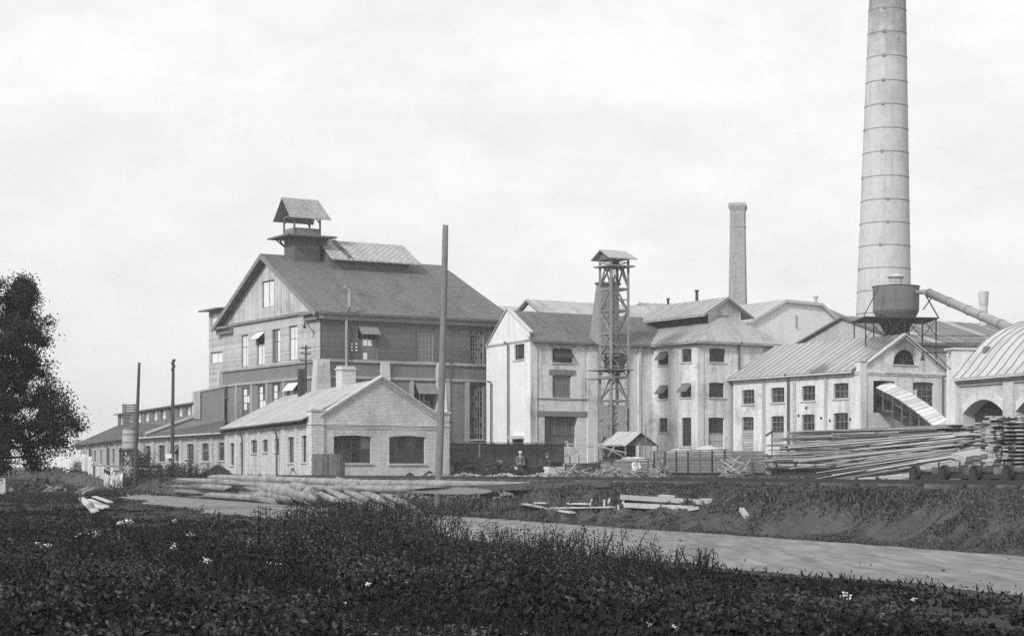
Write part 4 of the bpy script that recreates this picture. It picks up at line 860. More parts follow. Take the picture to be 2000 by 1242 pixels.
# ------------------------------------------------------------------ chimneys, cyclone, roofs behind
def zd(y, d): return EYE + (HY - y) / F * d
bc = thing('factory_chimney', 'huge round pale chimney with iron hoops rising out of the picture', 'chimney', (P(1727, 0, 190).x, 190, 1))
z5, z0 = zd(560, 190), zd(0, 190)
def cax(z): return Vector((P(1726.5, 0, 190).x + (z - z5) / (z0 - z5) * 7 * 190 / F, 190, z))
def crad(z): return (51.5 + (z - z5) / (z0 - z5) * (35.5 - 51.5)) * 190 / F
zsq = [1 + (58 - 1) * i / 30 for i in range(31)]
mb = MB(); mb.tube([cax(z) for z in zsq], [crad(z) for z in zsq], 40); mb.build('shaft', 'concrete_stack', bc, smooth=True)
for y in (19.7, 66, 112.7, 161, 207, 253, 299, 346, 391.7, 435.8, 480, 524, 567.6, 611):
    z = zd(y + 3, 190); mb = MB(); c = cax(z); r = crad(z) + .02; n = 40
    pts = [c + Vector((math.cos(2 * math.pi * k / n) * r, math.sin(2 * math.pi * k / n) * r, 0)) for k in range(n)]
    for k in range(n): mb.bar(pts[k], pts[(k + 1) % n], .04, .075)
    an_ = R(random.choice([250, 190, 265])); mb.box(c + Vector((math.cos(an_) * r, math.sin(an_) * r, 0)), (.13, .1, .12)); mb.build('hoop', 'seam', bc)
mb = MB()
sc = thing('square_chimney', 'slender square brick chimney with a corbelled cap in the distance', 'chimney', (P(1441, 0, 235).x, 235, 1))
def sq(z, h, ang=R(33)):
    c = P(1441, 0, 235); return [Vector((c.x + h * 1.414 * math.cos(ang + k * math.pi / 2), 235 + h * 1.414 * math.sin(ang + k * math.pi / 2), z)) for k in range(4)]
zt = zd(398, 235); mb = MB(); mb.hexa(sq(1, 1.42) + sq(zt - 3.0, .9)); mb.build('shaft', 'brick_stack', sc)
mb = MB(); mb.hexa(sq(zt - 3.0, .95) + sq(zt - 2.75, .95)); mb.hexa(sq(zt - 2.75, .88) + sq(zt - .9, .92)); mb.hexa(sq(zt - .9, .94) + sq(zt - .4, 1.1)); mb.hexa(sq(zt - .4, 1.1) + sq(zt, .98)); mb.build('cap', 'brick_stack', sc)
# dust cyclone
cy = thing('dust_cyclone', 'dark iron dust cyclone drum on a platform above the saw house roof', 'cyclone', (P(1750, 0, 153).x, 153, 9))
def cp(y, dx=0, dy=0): return Vector((P(1750, 0, 153).x + dx, 153 + dy, zd(y, 153)))
mb = MB(); mb.tube([cp(614), cp(608), cp(562), cp(560)], [1.7, 1.83, 1.86, 1.9], 36); mb.tube([cp(560), cp(556.5)], [1.95, .7], 36); mb.build('drum', 'iron_mid', cy, smooth=False)
mb = MB(); mb.tube([cp(614), cp(640), cp(668)], [1.7, 1.15, .55], 30); mb.build('cone', 'iron', cy, smooth=True)
mb = MB(); mb.tube([cp(559), cp(543)], .52, 18); mb.build('outlet', 'sheet_metal', cy); mb = MB(); mb.tube([cp(544), cp(541), cp(534)], [.55, .72, .05], 18); mb.build('cowl', 'tin_white', cy)
mb = MB(); zq = zd(625, 153); x0, x1 = P(1676, 0, 153).x, P(1820, 0, 153).x
mb.hexa([Vector((x0, 150.4, zq)), Vector((x1, 150.4, zq - .1)), Vector((x1, 156, zq - .1)), Vector((x0, 156, zq)), Vector((x0, 150.4, zq + .1)), Vector((x1, 150.4, zq + .0)), Vector((x1, 156, zq + .0)), Vector((x0, 156, zq + .1))]); mb.build('platform', 'timber_dark', cy)
for dx, y1 in ((-2.9, 665), (-1.3, 662), (1.6, 690), (2.7, 690), (.2, 655)):
    for yy in (150.6, 155.6):
        mb = MB(); p = Vector((P(1750, 0, 153).x + dx, yy, zq)); mb.bar(p, Vector((p.x, p.y, zd(y1, 153) - 1)), .09); mb.build('leg', 'timber_dark', cy)
for a, b in ((-2.9, -1.3), (1.6, 2.8), (-1.3, .2), (.2, 1.6)):
    X = P(1750, 0, 153).x; mb = MB(); mb.bar(Vector((X + a, 150.6, zq)), Vector((X + b, 150.6, zq - 1.6)), .055); mb.bar(Vector((X + b, 150.6, zq)), Vector((X + a, 150.6, zq - 1.6)), .055); mb.build('brace', 'timber_dark', cy)
mb = MB(); n = 24
for k in range(9): x = x0 + (x1 - x0) * k / 8; 
mb.bar(Vector((x0, 150.4, zq + .15)), Vector((P(1706, 0, 153).x, 150.8, zd(566, 153))), .06); mb.bar(Vector((P(1820, 0, 153).x, 150.6, zq)), Vector((P(1797, 0, 153).x, 151.5, zd(575, 153))), .08); mb.bar(Vector((P(1790, 0, 153).x, 150.6, zd(610, 153))), Vector((P(1822, 0, 150).x, 150.3, zd(580, 150))), .08); mb.build('stay', 'timber_dark', cy)
du = thing('extractor_duct', 'long pale sheet-iron duct sloping from the cyclone down behind the vaulted roof', 'duct', (P(1880, 0, 140).x, 140, 10))
pts = [P(1790, 571, 151.5), P(1806, 570, 151), P(1816, 573, 150), P(1975, 642, 128)]
mb = MB(); mb.tube(pts[:3], [.16, .2, .33], 16); mb.tube(pts[2:], .33, 16); mb.build('pipe', 'duct', du, smooth=True)
for t in (.0, .28, .52, .68, .9):
    q = pts[2].lerp(pts[3], t); v = (pts[3] - pts[2]).normalized(); mb = MB(); mb.tube([q - v * .06, q + v * .06], .37, 16); mb.build('flange', 'iron_mid', du)

bh = thing('gabled_rear_hall', 'white rendered hall with a broad clipped gable behind the saw house', 'factory', (P(1550, 0, 188).x, 188, 1))
fb = Face(1462, 188, VR); pf = [(fb.s_at(x), fb.z_at(x, y)) for x, y in ((1462, 630), (1532, 588), (1602, 595), (1646, 636), (1676, 640))]
mb = MB(); fb.wall(mb, 0, pf[-1][0], 1, pf); mb.build('gable_wall', 'plaster_white', bh)
uL = Vector((VL - CX, F, 0)).normalized()
mb = MB()
for (a, z), (b, z2) in zip(pf, pf[1:]): q = [fb.pt(a, z + .15, .25), fb.pt(b, z2 + .15, .25)]; mb.slab(q + [q[1] + uL * 24, q[0] + uL * 24], .25)
mb.build('roof', 'sheet_metal', bh)
for (a, z), (b, z2) in zip(pf[:3], pf[1:4]): mb = MB(); mb.bar(fb.pt(a, z, .2), fb.pt(b, z2, .2), .3, .3); mb.build('coping', 'trim', bh)
mb = MB(); q = fb.px(1554, 640, .1); mb.bar(q, q + Vector((0, 0, 1.3)), .08); mb.build('wall_anchor', 'iron_mid', bh)
def shed(name, label, px0, px1, d, ye, yr, back, roofm, wallm, seams=None, skl=None, zbot=1):
    f = Face(px0, d, VR); w = f.s_at(px1); o = thing(name, label, 'shed', (f.O.x, f.O.y, zbot)); z_, zr_ = f.z_at(px0, ye), 0
    zr_ = EYE + (HY - yr) / F * (d + back * .85)
    mb = MB(); f.box(mb, 0, w, zbot, z_, -2 * back, 0); mb.build('wall', wallm, o)
    mb = MB(); mb.poly([f.pt(-.0, z_, 0), f.pt(0, z_, -2 * back), f.pt(0, zr_ - .1, -back)]); mb.poly([f.pt(w, z_, 0), f.pt(w, z_, -2 * back), f.pt(w, zr_ - .1, -back)]); mb.build('gable_wall', wallm, o)
    e0, e1, t1, t0 = f.pt(-.4, z_ + .1, .5), f.pt(w + .4, z_ + .1, .5), f.pt(w + .4, zr_, -back), f.pt(-.4, zr_, -back)
    mb = MB(); mb.slab([e0, e1, t1, t0], .15); mb.slab([f.pt(-.4, z_ + .1, -2 * back - .5), f.pt(w + .4, z_ + .1, -2 * back - .5), t1, t0], .15); r = mb.build('roof', roofm, o)
    if seams:
        n = max(2, int((e1 - e0).length / seams))
        for i in range(n):
            strips(r, e0.lerp(e1, i / n), e0.lerp(e1, (i + 1) / n), t0.lerp(t1, (i + 1) / n), t0.lerp(t1, i / n), 99, skl[i % len(skl)], rib=.07)
    return o, f
shed('rear_roof', 'pale roof ridge behind the tall hall and white block', 940, 1345, 205, 640, 590, 12, 'felt_light', 'brick_grey')
shed('metal_roof_shed', 'light metal roof behind the ridge lantern', 1326, 1530, 205, 622, 592, 7, 'sheet_metal', 'brick_grey', 1.0, ['sheet_metal'])
shed('skylight_shed', 'dark glazed shed roof just left of the great chimney', 1604, 1676, 196, 632, 600, 5, 'sheet_metal_dark', 'brick_grey', 1.1, ['sheet_metal_dark', 'sheet_metal_dark', 'glass_soft'])
o_, f_ = shed('glazed_shed', 'long dark glazed shed roof right of the dust cyclone', 1778, 2060, 172, 672, 618, 9, 'sheet_metal_dark', 'brick_grey', 1.35, ['sheet_metal_dark', 'sheet_metal_dark', 'sheet_metal', 'sheet_metal_dark', 'sheet_metal_dark', 'glass_soft', 'sheet_metal_dark'])
for y in (655, 672):
    mb = MB(); mb.bar(f_.px(1790, y - 2, .4 if y > 660 else -1.5), f_.px(2040, y, .4 if y > 660 else -1.5), .07); mb.build('gutter_rail', 'iron', o_)
for k, (x, y0, y1, d, r, m, lab) in enumerate(((1305, 606, 584, 200, .13, 'iron', 'thin black stovepipe on the roof left of the ridge lantern'), (1361, 604, 568, 185, .15, 'iron', 'capped black stovepipe beside the ridge lantern'), (1593, 600, 580, 200, .2, 'trim', 'small pale roof vent on the white rear hall'), (1921, 625, 598, 178, .38, 'trim', 'flared tin ventilator on the glazed shed roof'))):
    o = thing('roof_vent', lab, 'vent', P(x, y0, d)); mb = MB(); mb.tube([P(x, y0 + 12, d), P(x, y1, d)], r, 10); mb.build('pipe', m, o)
    mb = MB()
    if k == 3: mb.tube([P(x, 600, d), P(x, 592, d), P(x, 570, d)], [.35, .45, .5], 12)
    else: mb.tube([P(x, y1 + 1, d), P(x, y1 - 1.5, d)], [r * 1.5, r * 1.5], 10)
    mb.build('cowl', m, o)
# ------------------------------------------------------------------ sticks, boards and logs: shared meshes, laid along their local x
UB = {}
def unit_box(m):
    if m not in UB:
        mb = MB(); mb.box((0, 0, 0), (.5, .5, .5)); o = mb.build('board', m); me = o.data; bpy.data.objects.remove(o); UB[m] = me
    return UB[m]
def lay(o, a, b, sy, sz, roll=0):
    a = Vector(a); b = Vector(b); X = (b - a); L = X.length; X.normalize(); up = Vector((0, 0, 1)) if abs(X.z) < .95 else Vector((0, 1, 0))
    Y = up.cross(X).normalized(); Z = X.cross(Y); M = Matrix((X, Y, Z)).transposed() @ Matrix.Rotation(roll, 3, 'X')
    o.rotation_euler = M.to_euler(); o.scale = (L, sy, sz); return (a + b) / 2
def stick(name, a, b, w, h, m, parent=None, roll=0):
    o = bpy.data.objects.new(name, unit_box(m)); COL.objects.link(o); c = lay(o, a, b, w, h, roll)
    if parent: o.parent = parent; c = c - parent_loc(parent)
    o.location = c; return o
UL = {}
def unit_log(m, k):
    if (m, k) not in UL:
        r_ = random.Random(k); mb = MB(); n = 14; pts = [Vector((-.5 + i / 6, 0.0, 0)) for i in range(7)]
        off = [Vector((0, r_.uniform(-.12, .12), r_.uniform(-.12, .12))) for _ in pts]
        mb.tube([p + o * .5 for p, o in zip(pts, off)], [1 + r_.uniform(-.06, .06) for _ in pts], n, 0, True, 1)
        for i, v in enumerate(mb.v):
            if i % n: v.y *= 1 + .05 * math.sin(i * 1.7 + k)
        o = mb.build('log', [m, 'log_end'], smooth=False); UL[(m, k)] = o.data; bpy.data.objects.remove(o)
        UL[(m, k)].polygons.foreach_set('use_smooth', [len(p.vertices) == 4 for p in UL[(m, k)].polygons])
    return UL[(m, k)]
def log(a, b, r, label, group, m='bark'):
    o = bpy.data.objects.new('log', unit_log(m, random.randrange(4))); COL.objects.link(o); o.location = lay(o, a, b, r, r * random.uniform(.92, 1.05), random.uniform(0, 6)); return tag(o, label, 'log', group)

# ------------------------------------------------------------------ poles
def pole(name, label, base, top, r0, r1, m, bend=0):
    o = thing(name, label, 'pole', base); base = Vector(base); top = Vector(top); k = 8
    pts = [base.lerp(top, i / k) + Vector((bend * math.sin(math.pi * i / k), 0, 0)) - Vector((0, 0, .5 if i == 0 else 0)) for i in range(k + 1)]
    mb = MB(); mb.tube(pts, [r0 + (r1 - r0) * i / k for i in range(k + 1)], 12); mb.build('shaft', m, o, smooth=True); return o
mat('pole_wood', .17, .3, 2.2, .25, 9, bump=.5)
b = at_ground(854, 69); pole('bare_pole', 'tall bare leaning wooden pole in front of the brick workshop', b, P(870, 440, 69), .145, .105, 'pole_wood', .03)
b = ground(263, 953); pole('bare_pole', 'dark bare pole standing beside the water tank', b, P(272, 708, b.y), .16, .10, 'bark_dark')
b = at_ground(336, 150); o = pole('insulator_pole', 'dark pole with a stepped insulator top before the low shed', b, P(338.5, 702, 150), .17, .11, 'bark_dark')
for k, y in enumerate((706, 712, 718, 724)):
    mb = MB(); q = P(338.5 + (-2.6 if k % 2 else 2.6), y, 149.9); mb.tube([q, q + Vector((0, 0, .2))], .07, 8); mb.build('insulator', 'iron', o)
b = at_ground(597, 158); o = pole('telegraph_pole', 'thin telegraph pole with three crossarms behind the workshop roof', (b.x, b.y, 1.15), P(597.5, 674, 158), .12, .08, 'iron')
for y, w in ((680, .42), (691, .42), (704, .5)):
    mb = MB(); q = P(597.5, y, 158); mb.bar(q + Vector((-w, -.1, .02)), q + Vector((w, -.1, -.02)), .09, .1); mb.build('crossarm', 'iron', o)
    for s_ in (-.9, -.5, .5, .9):
        mb = MB(); q2 = q + Vector((s_ * w, -.1, .05)); mb.tube([q2, q2 + Vector((0, 0, .14))], .035, 6); mb.build('insulator', 'glass_mid', o)
o = thing('nest_box_post', 'short pale post with a small box on top before the low shed', 'post', at_ground(332, 146)); q = at_ground(332, 146)
mb = MB(); mb.bar(q, P(332, 893, 146), .16); mb.build('post', 'timber_pale', o); mb = MB(); mb.box(P(330, 890, 146), (.22, .2, .16)); mb.build('box', 'timber_white', o); mb = MB(); mb.slab([P(323, 893.5, 145.6), P(337, 893.5, 145.6), P(337, 893, 146.5), P(323, 893, 146.5)], .05); mb.build('shelf', 'timber_white', o)

# ------------------------------------------------------------------ water tank on a trestle
b = at_ground(252, 150); wt = thing('water_tank', 'hooped wooden barrel tank under a slatted crate on a trestle', 'water tank', b)
def wq(x, y, dy=0): p = P(x, y, 150); return Vector((p.x, p.y + dy, p.z))
mb = MB(); mb.tube([wq(252.5, 879), wq(252.5, 868), wq(252.5, 850), wq(252.5, 836)], [.54, .57, .56, .5], 22); mb.build('barrel', 'timber_pale', wt, smooth=False)
for y in (876, 864, 848, 838):
    mb = MB(); mb.tube([wq(252.5, y + .7), wq(252.5, y - .7)], .585 if y > 840 else .53, 22); mb.build('hoop', 'iron_rust', wt)
mb = MB(); mb.tube([wq(252.5, 836), wq(252.5, 834.5)], .52, 22); mb.build('lid', 'iron_mid', wt)
for dx in (-.46, .46):
    for dy in (-.46, .46):
        mb = MB(); c = wq(254, 833); mb.bar(c + Vector((dx, dy, 0)), c + Vector((dx, dy, 1.78)), .09); mb.build('crate_post', 'timber', wt)
for k in range(10):
    z = wq(254, 833).z + .12 + k * .175; c = wq(254, 833)
    for v in (Vector((0, -.47, 0)), Vector((0, .47, 0))): mb = MB(); p = Vector((c.x, c.y, z)) + v; mb.bar(p + Vector((-.5, 0, 0)), p + Vector((.5, 0, 0)), .04, .09); mb.build('slat', 'timber', wt)
    for v in (Vector((-.47, 0, 0)), Vector((.47, 0, 0))): mb = MB(); p = Vector((c.x, c.y, z)) + v; mb.bar(p + Vector((0, -.5, 0)), p + Vector((0, .5, 0)), .04, .09); mb.build('slat', 'timber', wt)
mb = MB(); c = wq(252, 880.5); mb.box(c, (.68, .68, .1)); mb.build('deck', 'timber_dark', wt)
for dx in (-.55, .55):
    for dy in (-.55, .55): mb = MB(); mb.bar(c + Vector((dx, dy, 0)), Vector((c.x + dx * 1.1, c.y + dy * 1.1, b.z)), .13); mb.build('leg', 'timber_dark', wt)
for dy in (-.58, .58):
    for sg in (-1, 1): mb = MB(); mb.bar(c + Vector((-.55 * sg, dy, -.15)), Vector((c.x + .58 * sg, c.y + dy, b.z + .15)), .09); mb.build('brace', 'timber_dark', wt)
mb = MB(); mb.tube([Vector((c.x, c.y, b.z)), c], .2, 12); mb.build('feed_pipe', 'tin_white', wt)

# ------------------------------------------------------------------ fences and walls on the left
A, B = ground(236, 953), at_ground(150, 183)
pk = thing('picket_fence', 'white pointed picket fence climbing beside the road', 'fence', A); n = 23
for k in range(n):
    t = k / (n - 1); p = A.lerp(B, t); p.z = zg(p.x, p.y); v = (B - A).normalized(); w = random.uniform(.5, .68); h = 1.25 + random.uniform(-.08, .08) + (.45 if t > .62 else 0); ln_ = random.uniform(-.05, .05)
    mb = MB(); z0 = p.z - .1; q = [p - v * w, p + v * w]
    prof = [Vector((q[0].x, q[0].y, z0)), Vector((q[1].x, q[1].y, z0)), Vector((q[1].x, q[1].y, z0 + h - .25)), Vector((p.x + ln_, p.y, z0 + h)), Vector((q[0].x, q[0].y, z0 + h - .25))]
    mb.slab(prof, .09, 0, (.95, .3, 0)); mb.build('picket', 'timber_white', pk)
for hgt in (.45, 1.0):
    mb = MB(); mb.bar(A + Vector((.15, .05, hgt)), Vector((B.x + .15, B.y, zg(B.x, B.y) + hgt)), .07, .1); mb.build('rail', 'timber_grey', pk)
rf_ = thing('pole_railing', 'low railing of long horizontal poles before the water tank', 'railing', at_ground(255, 143))
for (x0, y0, d0, x1, y1, d1) in ((180, 908, 150, 333, 919, 143), (234, 921, 146, 330, 925, 143), (236, 930, 145, 312, 934, 142)):
    stick('rail_pole', P(x0, y0, d0), P(x1, y1, d1), .16, .16, 'timber_grey', rf_)
for x, y, d in ((183, 907, 150), (235, 912, 147), (331, 917, 143)):
    q = P(x, y, d); stick('post', Vector((q.x, q.y + .15, zg(q.x, q.y) - .1)), q + Vector((0, .15, .15)), .16, .16, 'timber', rf_)
bw = thing('boundary_wall', 'white boundary wall with square piers half hidden by the tree', 'wall', at_ground(120, 190))
f = Face(143, 188, -260); w = f.s_at(86); zt = f.z_at(136, 884)
mb = MB(); f.box(mb, 0, w, 1.0, zt - .5, -.4, 0); mb.build('wall', 'brick_white', bw)
for k in range(6): a = w * k / 5; mb = MB(); f.box(mb, a - .1, a + (4.5 if k == 0 else 1.2), 1.0, zt + (.25 if k == 0 else 0) - .05 * k, -.7, .25); mb.build('pier', 'plaster_white', bw)
pf_ = thing('plank_fence', 'short rough plank fence leaning at the workshop corner', 'fence', at_ground(640, 120.5)); fp = Face(609, 120.5, VA); w = fp.s_at(674); n = 13
for k in range(n):
    a0, a1 = w * k / n, w * (k + 1) / n - .015; q = fp.z_at(640, 886) + random.uniform(-.07, .05) - (.35 if k == n - 1 else 0); mb = MB(); e = random.uniform(-.025, .025); fp.box(mb, a0, a1, 1.0, q, e, e + .04); mb.build('plank', random.choice(['timber', 'timber_grey', 'timber_grey']), pf_)
for z in (1.5, 2.3): mb = MB(); fp.box(mb, 0, w, z, z + .1, -.1, -.04); mb.build('rail', 'timber', pf_)
sh = thing('sawhorse', 'small wooden sawhorse against the workshop side wall', 'sawhorse', at_ground(571, 118)); c = P(571, 916, 118)
for dx, dy in ((-.32, -.2), (.32, -.2), (-.32, .5), (.32, .5)):
    g = at_ground(571, 118); stick('leg', c + Vector((0, dy, 0)), Vector((g.x + dx, g.y + dy, g.z)), .11, .07, 'timber_pale', sh)
stick('beam', c + Vector((0, -.35, .02)), c + Vector((0, .65, .02)), .12, .12, 'timber_grey', sh)

# ------------------------------------------------------------------ rails
def track(name, label, w0, gauge, t0, t1, zr_, sleep, m='iron'):
    c = RN * w0 + RT * t0; o = thing(name, label, 'railway', (c.x, c.y, zr_ - .15))
    for g in (0, gauge):
        a, b = RN * (w0 + g) + RT * t0, RN * (w0 + g) + RT * t1
        mb = MB(); n = 6
        for i in range(n):
            p, q = a.lerp(b, i / n), a.lerp(b, (i + 1) / n); mb.bar(Vector((p.x, p.y, zr_)), Vector((q.x, q.y, zr_)), .08, .13)
        mb.build('rail', m, o)
    t = t0
    while t < t1:
        c = RN * (w0 + gauge / 2) + RT * t; e = random.uniform(-.06, .06); v = (RN + RT * e) * (gauge / 2 + .42)
        stick('sleeper', Vector((c.x, c.y, zr_ - .11)) - v, Vector((c.x, c.y, zr_ - .11)) + v, .24, .16, 'timber', o); t += sleep * random.uniform(.85, 1.15)
    return o
track('railway_track', 'rusty railway track along the top of the grassy bank', 25.6, 1.52, 30, 108, 1.32, 1.0)
track('railway_track', 'railway track under the loaded wagons in the yard', 51.6, 1.52, 60, 128, 1.34, 1.2)
for k, (x0, y0, x1, y1) in enumerate(((1190, 950, 884, 960), (1190, 953, 884, 966))):
    a, b = ground(x0, y0), ground(x1, y1); o = stick('loose_rail', a + Vector((0, 0, .1)), b + Vector((0, 0, .1)), .1, .14, 'iron_rust'); tag(o, ('upper' if k == 0 else 'lower') + ' of two long loose rails lying right of the leaning pole', 'rail', 'loose rails on the bank')
for k, (x0, y0, x1, y1) in enumerate(((-30, 961, 214, 961), (-30, 966, 190, 965))):
    a, b = ground(x0, y0), ground(x1, y1); o = stick('loose_rail', a + Vector((0, 0, .12)), b + Vector((0, 0, .12)), .16, .2, 'iron'); tag(o, ('longer' if k == 0 else 'shorter') + ' dark rail lying across the grass at the left', 'rail', 'dark rails in the left grass')

# ------------------------------------------------------------------ wagons
def wheel(par, c, r, ax, m='iron', spokes=0, thick=.12, tyre=.07):
    ax = Vector(ax).normalized(); mb = MB()
    up = Vector((0, 0, 1)); X = up.cross(ax).normalized(); n = 20; c = Vector(c)
    if not spokes: mb.tube([c - ax * thick * .3, c + ax * thick * .3], r * .93, n)
    ring = [[c + ax * s_ + (X * math.cos(2 * math.pi * k / n) + up * math.sin(2 * math.pi * k / n)) * rr for k in range(n)] for s_, rr in ((-thick / 2, r), (thick / 2, r), (thick / 2, r - tyre), (-thick / 2, r - tyre))]
    o_ = len(mb.v); mb.v += [p for q in ring for p in q]
    for a in range(4):
        for k in range(n): mb.f.append([o_ + a * n + k, o_ + a * n + (k + 1) % n, o_ + ((a + 1) % 4) * n + (k + 1) % n, o_ + ((a + 1) % 4) * n + k]); mb.m.append(0)
    for k in range(spokes): a = 2 * math.pi * k / spokes; mb.bar(c, c + (X * math.cos(a) + up * math.sin(a)) * (r - tyre * .5), .06)
    mb.tube([c - ax * thick * .8, c + ax * thick * .8], r * .18, 10)
    return mb.build('wheel', m, par)
def running(par, f, s0, s1, width, zdeck, zrail, wr=.45, m='iron', n=2):
    """underframe: sole bars, axles and wheels"""
    for o_ in (-.25, -width + .25): mb = MB(); f.box(mb, s0, s1, zdeck - .32, zdeck - .06, o_ - .06, o_ + .06); mb.build('sole_bar', m, par)
    for a in (s0, s1 - .15): mb = MB(); f.box(mb, a, a + .15, zdeck - .34, zdeck - .05, -width, 0); mb.build('buffer_beam', m, par)
    for k in range(n):
        a = s0 + (s1 - s0) * (.2 + .6 * k / (n - 1))
        for o_ in (-.5, -width + .5): wheel(par, f.pt(a, zrail + wr, o_), wr, f.n, m)
        mb = MB(); mb.tube([f.pt(a, zrail + wr, -.5), f.pt(a, zrail + wr, -width + .5)], .07, 8); mb.build('axle', m, par)
        mb = MB(); f.box(mb, a - .3, a + .3, zrail + wr - .1, zdeck - .3, -.3, -.2); mb.build('axle_guard', m, par)
def gondola(name, label, f, s0, s1, zdeck, ztop, width, nb, m, posts=5, zrail=1.38, group=None, end_tilt=0):
    o = thing(name, label, 'wagon', (*f.pt((s0 + s1) / 2, 0)[:2], zrail - .2), group)
    mb = MB(); f.box(mb, s0, s1, zdeck - .06, zdeck, -width, 0); mb.build('deck', 'timber_dark', o)
    h = (ztop - zdeck) / nb
    for k in range(nb):
        for o0, o1 in ((-.06, 0), (-width, -width + .06)): mb = MB(); e = random.uniform(-.012, .012); f.box(mb, s0, s1, zdeck + k * h + .012, zdeck + (k + 1) * h - .012, o0 + e, o1 + e); mb.build('side_plank', m, o)
        for a in (s0, s1 - .06): mb = MB(); f.box(mb, a, a + .06, zdeck + k * h + .012, zdeck + (k + 1) * h - .012, -width + .07, -.07); mb.build('end_plank', m, o)
    for k in range(posts): a = s0 + .1 + (s1 - s0 - .2) * k / (posts - 1); mb = MB(); f.box(mb, a - .05, a + .05, zdeck - .05, ztop + .03, .005, .07); mb.build('stanchion', 'timber_dark' if k != 2 else 'timber_grey', o)
    mb = MB(); f.box(mb, s0, s1, ztop + .035, ztop + .1, -.08, .09); mb.build('top_rail', 'timber', o)
    running(o, f, s0 + .1, s1 - .1, width, zdeck, zrail - .1, min(.45, zdeck - zrail + .12)); return o
fw = Face(877, 145, VR); w = fw.s_at(1102)
gondola('freight_wagon', 'long dark high-sided freight wagon standing before the white block', fw, 0, w, 2.3, 3.75, 2.7, 8, 'timber_dark', 9)
tv = -374
f1 = Face(1418, 114, tv); gondola('open_wagon', 'plank-sided open wagon with two sawdust heaps', f1, 0, f1.s_at(1277), 1.5, 2.83, 2.6, 7, 'timber_grey', 7)
f2 = Face(1268, 124.6, tv); gondola('open_wagon', 'low open wagon heaped with pale chips, coupled behind the taller one', f2, 0, f2.s_at(1172), 1.5, 2.32, 2.5, 5, 'timber_grey', 5)
f3 = Face(1166, 134.5, tv); gondola('flat_wagon', 'small dark low-sided wagon at the end of the row', f3, 0, f3.s_at(1104), 1.62, 2.1, 2.4, 3, 'timber_dark', 4)
def heap(name, label, f, s0, s1, o0, o1, z0, h, m, seed, sub=None, spread=1.0):
    """a loose mound on a rectangle of the wagon (or yard)"""
    r_ = random.Random(seed); n, k = 22, 12; mb = MB(); peaks = sub or [(.5, .5, 1)]
    for j in range(k + 1):
        for i in range(n + 1):
            u, v = i / n, j / k; e = min(1, 6 * min(u, 1 - u)) * min(1, 6 * min(v, 1 - v))
            zz = max(math.exp(-(((u - a) * 4.2 / spread) ** 2 + ((v - b) * 2.2) ** 2)) * c for a, b, c in peaks)
            p = f.pt(s0 + (s1 - s0) * u, 0, o0 + (o1 - o0) * v); mb.v.append(Vector((p.x, p.y, z0 + e ** .5 * h * zz + (r_.uniform(-.05, .05) * e))))
    mb.f = [[j * (n + 1) + i, j * (n + 1) + i + 1, (j + 1) * (n + 1) + i + 1, (j + 1) * (n + 1) + i] for j in range(k) for i in range(n)]; mb.m = [0] * len(mb.f)
    return tag(mb.build(name, m, smooth=True, loc=f.pt((s0 + s1) / 2, z0, (o0 + o1) / 2)), label, 'heap', None, 'stuff')
a = f1.s_at(1279); heap('sawdust', 'pale sawdust heaped in two mounds on the taller open wagon', f1, .1, a, -.1, -2.5, 2.5, .9, 'sawdust', 3, [(.42, .35, .8), (.9, .35, .75), (.62, .5, .3)], .6)
a = f2.s_at(1174); heap('wood_chips', 'pale wood chips heaped on the low open wagon', f2, .1, a, -.1, -2.4, 2.1, .5, 'sawdust', 4, [(.6, .4, 1), (.85, .5, .5)], 1.2)
a = f3.s_at(1106); heap('spoil', 'dark spoil on the small end wagon', f3, .1, a, -.1, -2.3, 1.95, .3, 'soil', 5, None, 2)
f4 = Face(1835, 102.5, tv); a4 = f4.s_at(1500)
fc = thing('flat_wagon', 'black flat wagon carrying the long load of sawn boards', 'wagon', (*f4.pt(a4 / 2, 0)[:2], 1.2))
mb = MB(); f4.box(mb, 0, a4, 1.68, 1.8, -2.7, 0); mb.build('deck', 'timber_dark', fc); running(fc, f4, .2, a4 - .2, 2.7, 1.74, 1.38, .36, n=4)
for k in range(8): a = a4 * (k + .5) / 8; mb = MB(); f4.box(mb, a - .05, a + .05, 1.4, 2.2, .02, .1); mb.build('stake', 'timber_dark', fc)
zs = 1.82; L_ = 'sawn board in the long ragged load on the black flat wagon'
nl = 33
for k in range(nl):
    t = k / (nl - 1)
    for c in range(2):
        for sgm in range(3):
            full = a4 * (1.06 - .22 * t ** 1.3); lft = a4 * (1.03 - .17 * t) + random.uniform(-1.6, 1.2)
            s0 = lft - full * (sgm + 1) / 3 - random.uniform(-.3, 1.2); s1 = s0 + full / 3 + random.uniform(-.2, 1.8); th = random.choice([.045, .05, .058, .063])
            o0 = -.05 - c * .8 + random.uniform(-.1, .14) - .2 * t; z = zs + k * .068 + random.uniform(-.012, .012) + .1 * t * (1 - (s0 / a4))
            y0, y1 = random.uniform(-.12, .12), random.uniform(-.12, .12); dz = random.uniform(-.05, .05)
            o = stick('sawn_board', f4.pt(s0, z, o0 + y0 - .4), f4.pt(s1, z + dz * .6, o0 + y1 - .4), .76, th, random.choice(['board_new', 'timber_grey', 'timber_grey', 'timber', 'board_new', 'timber_pale'])); tag(o, L_, 'board', 'boards loaded on the flat wagon')
L_ = 'long sawn board fanned out against the right end of the wagon load'
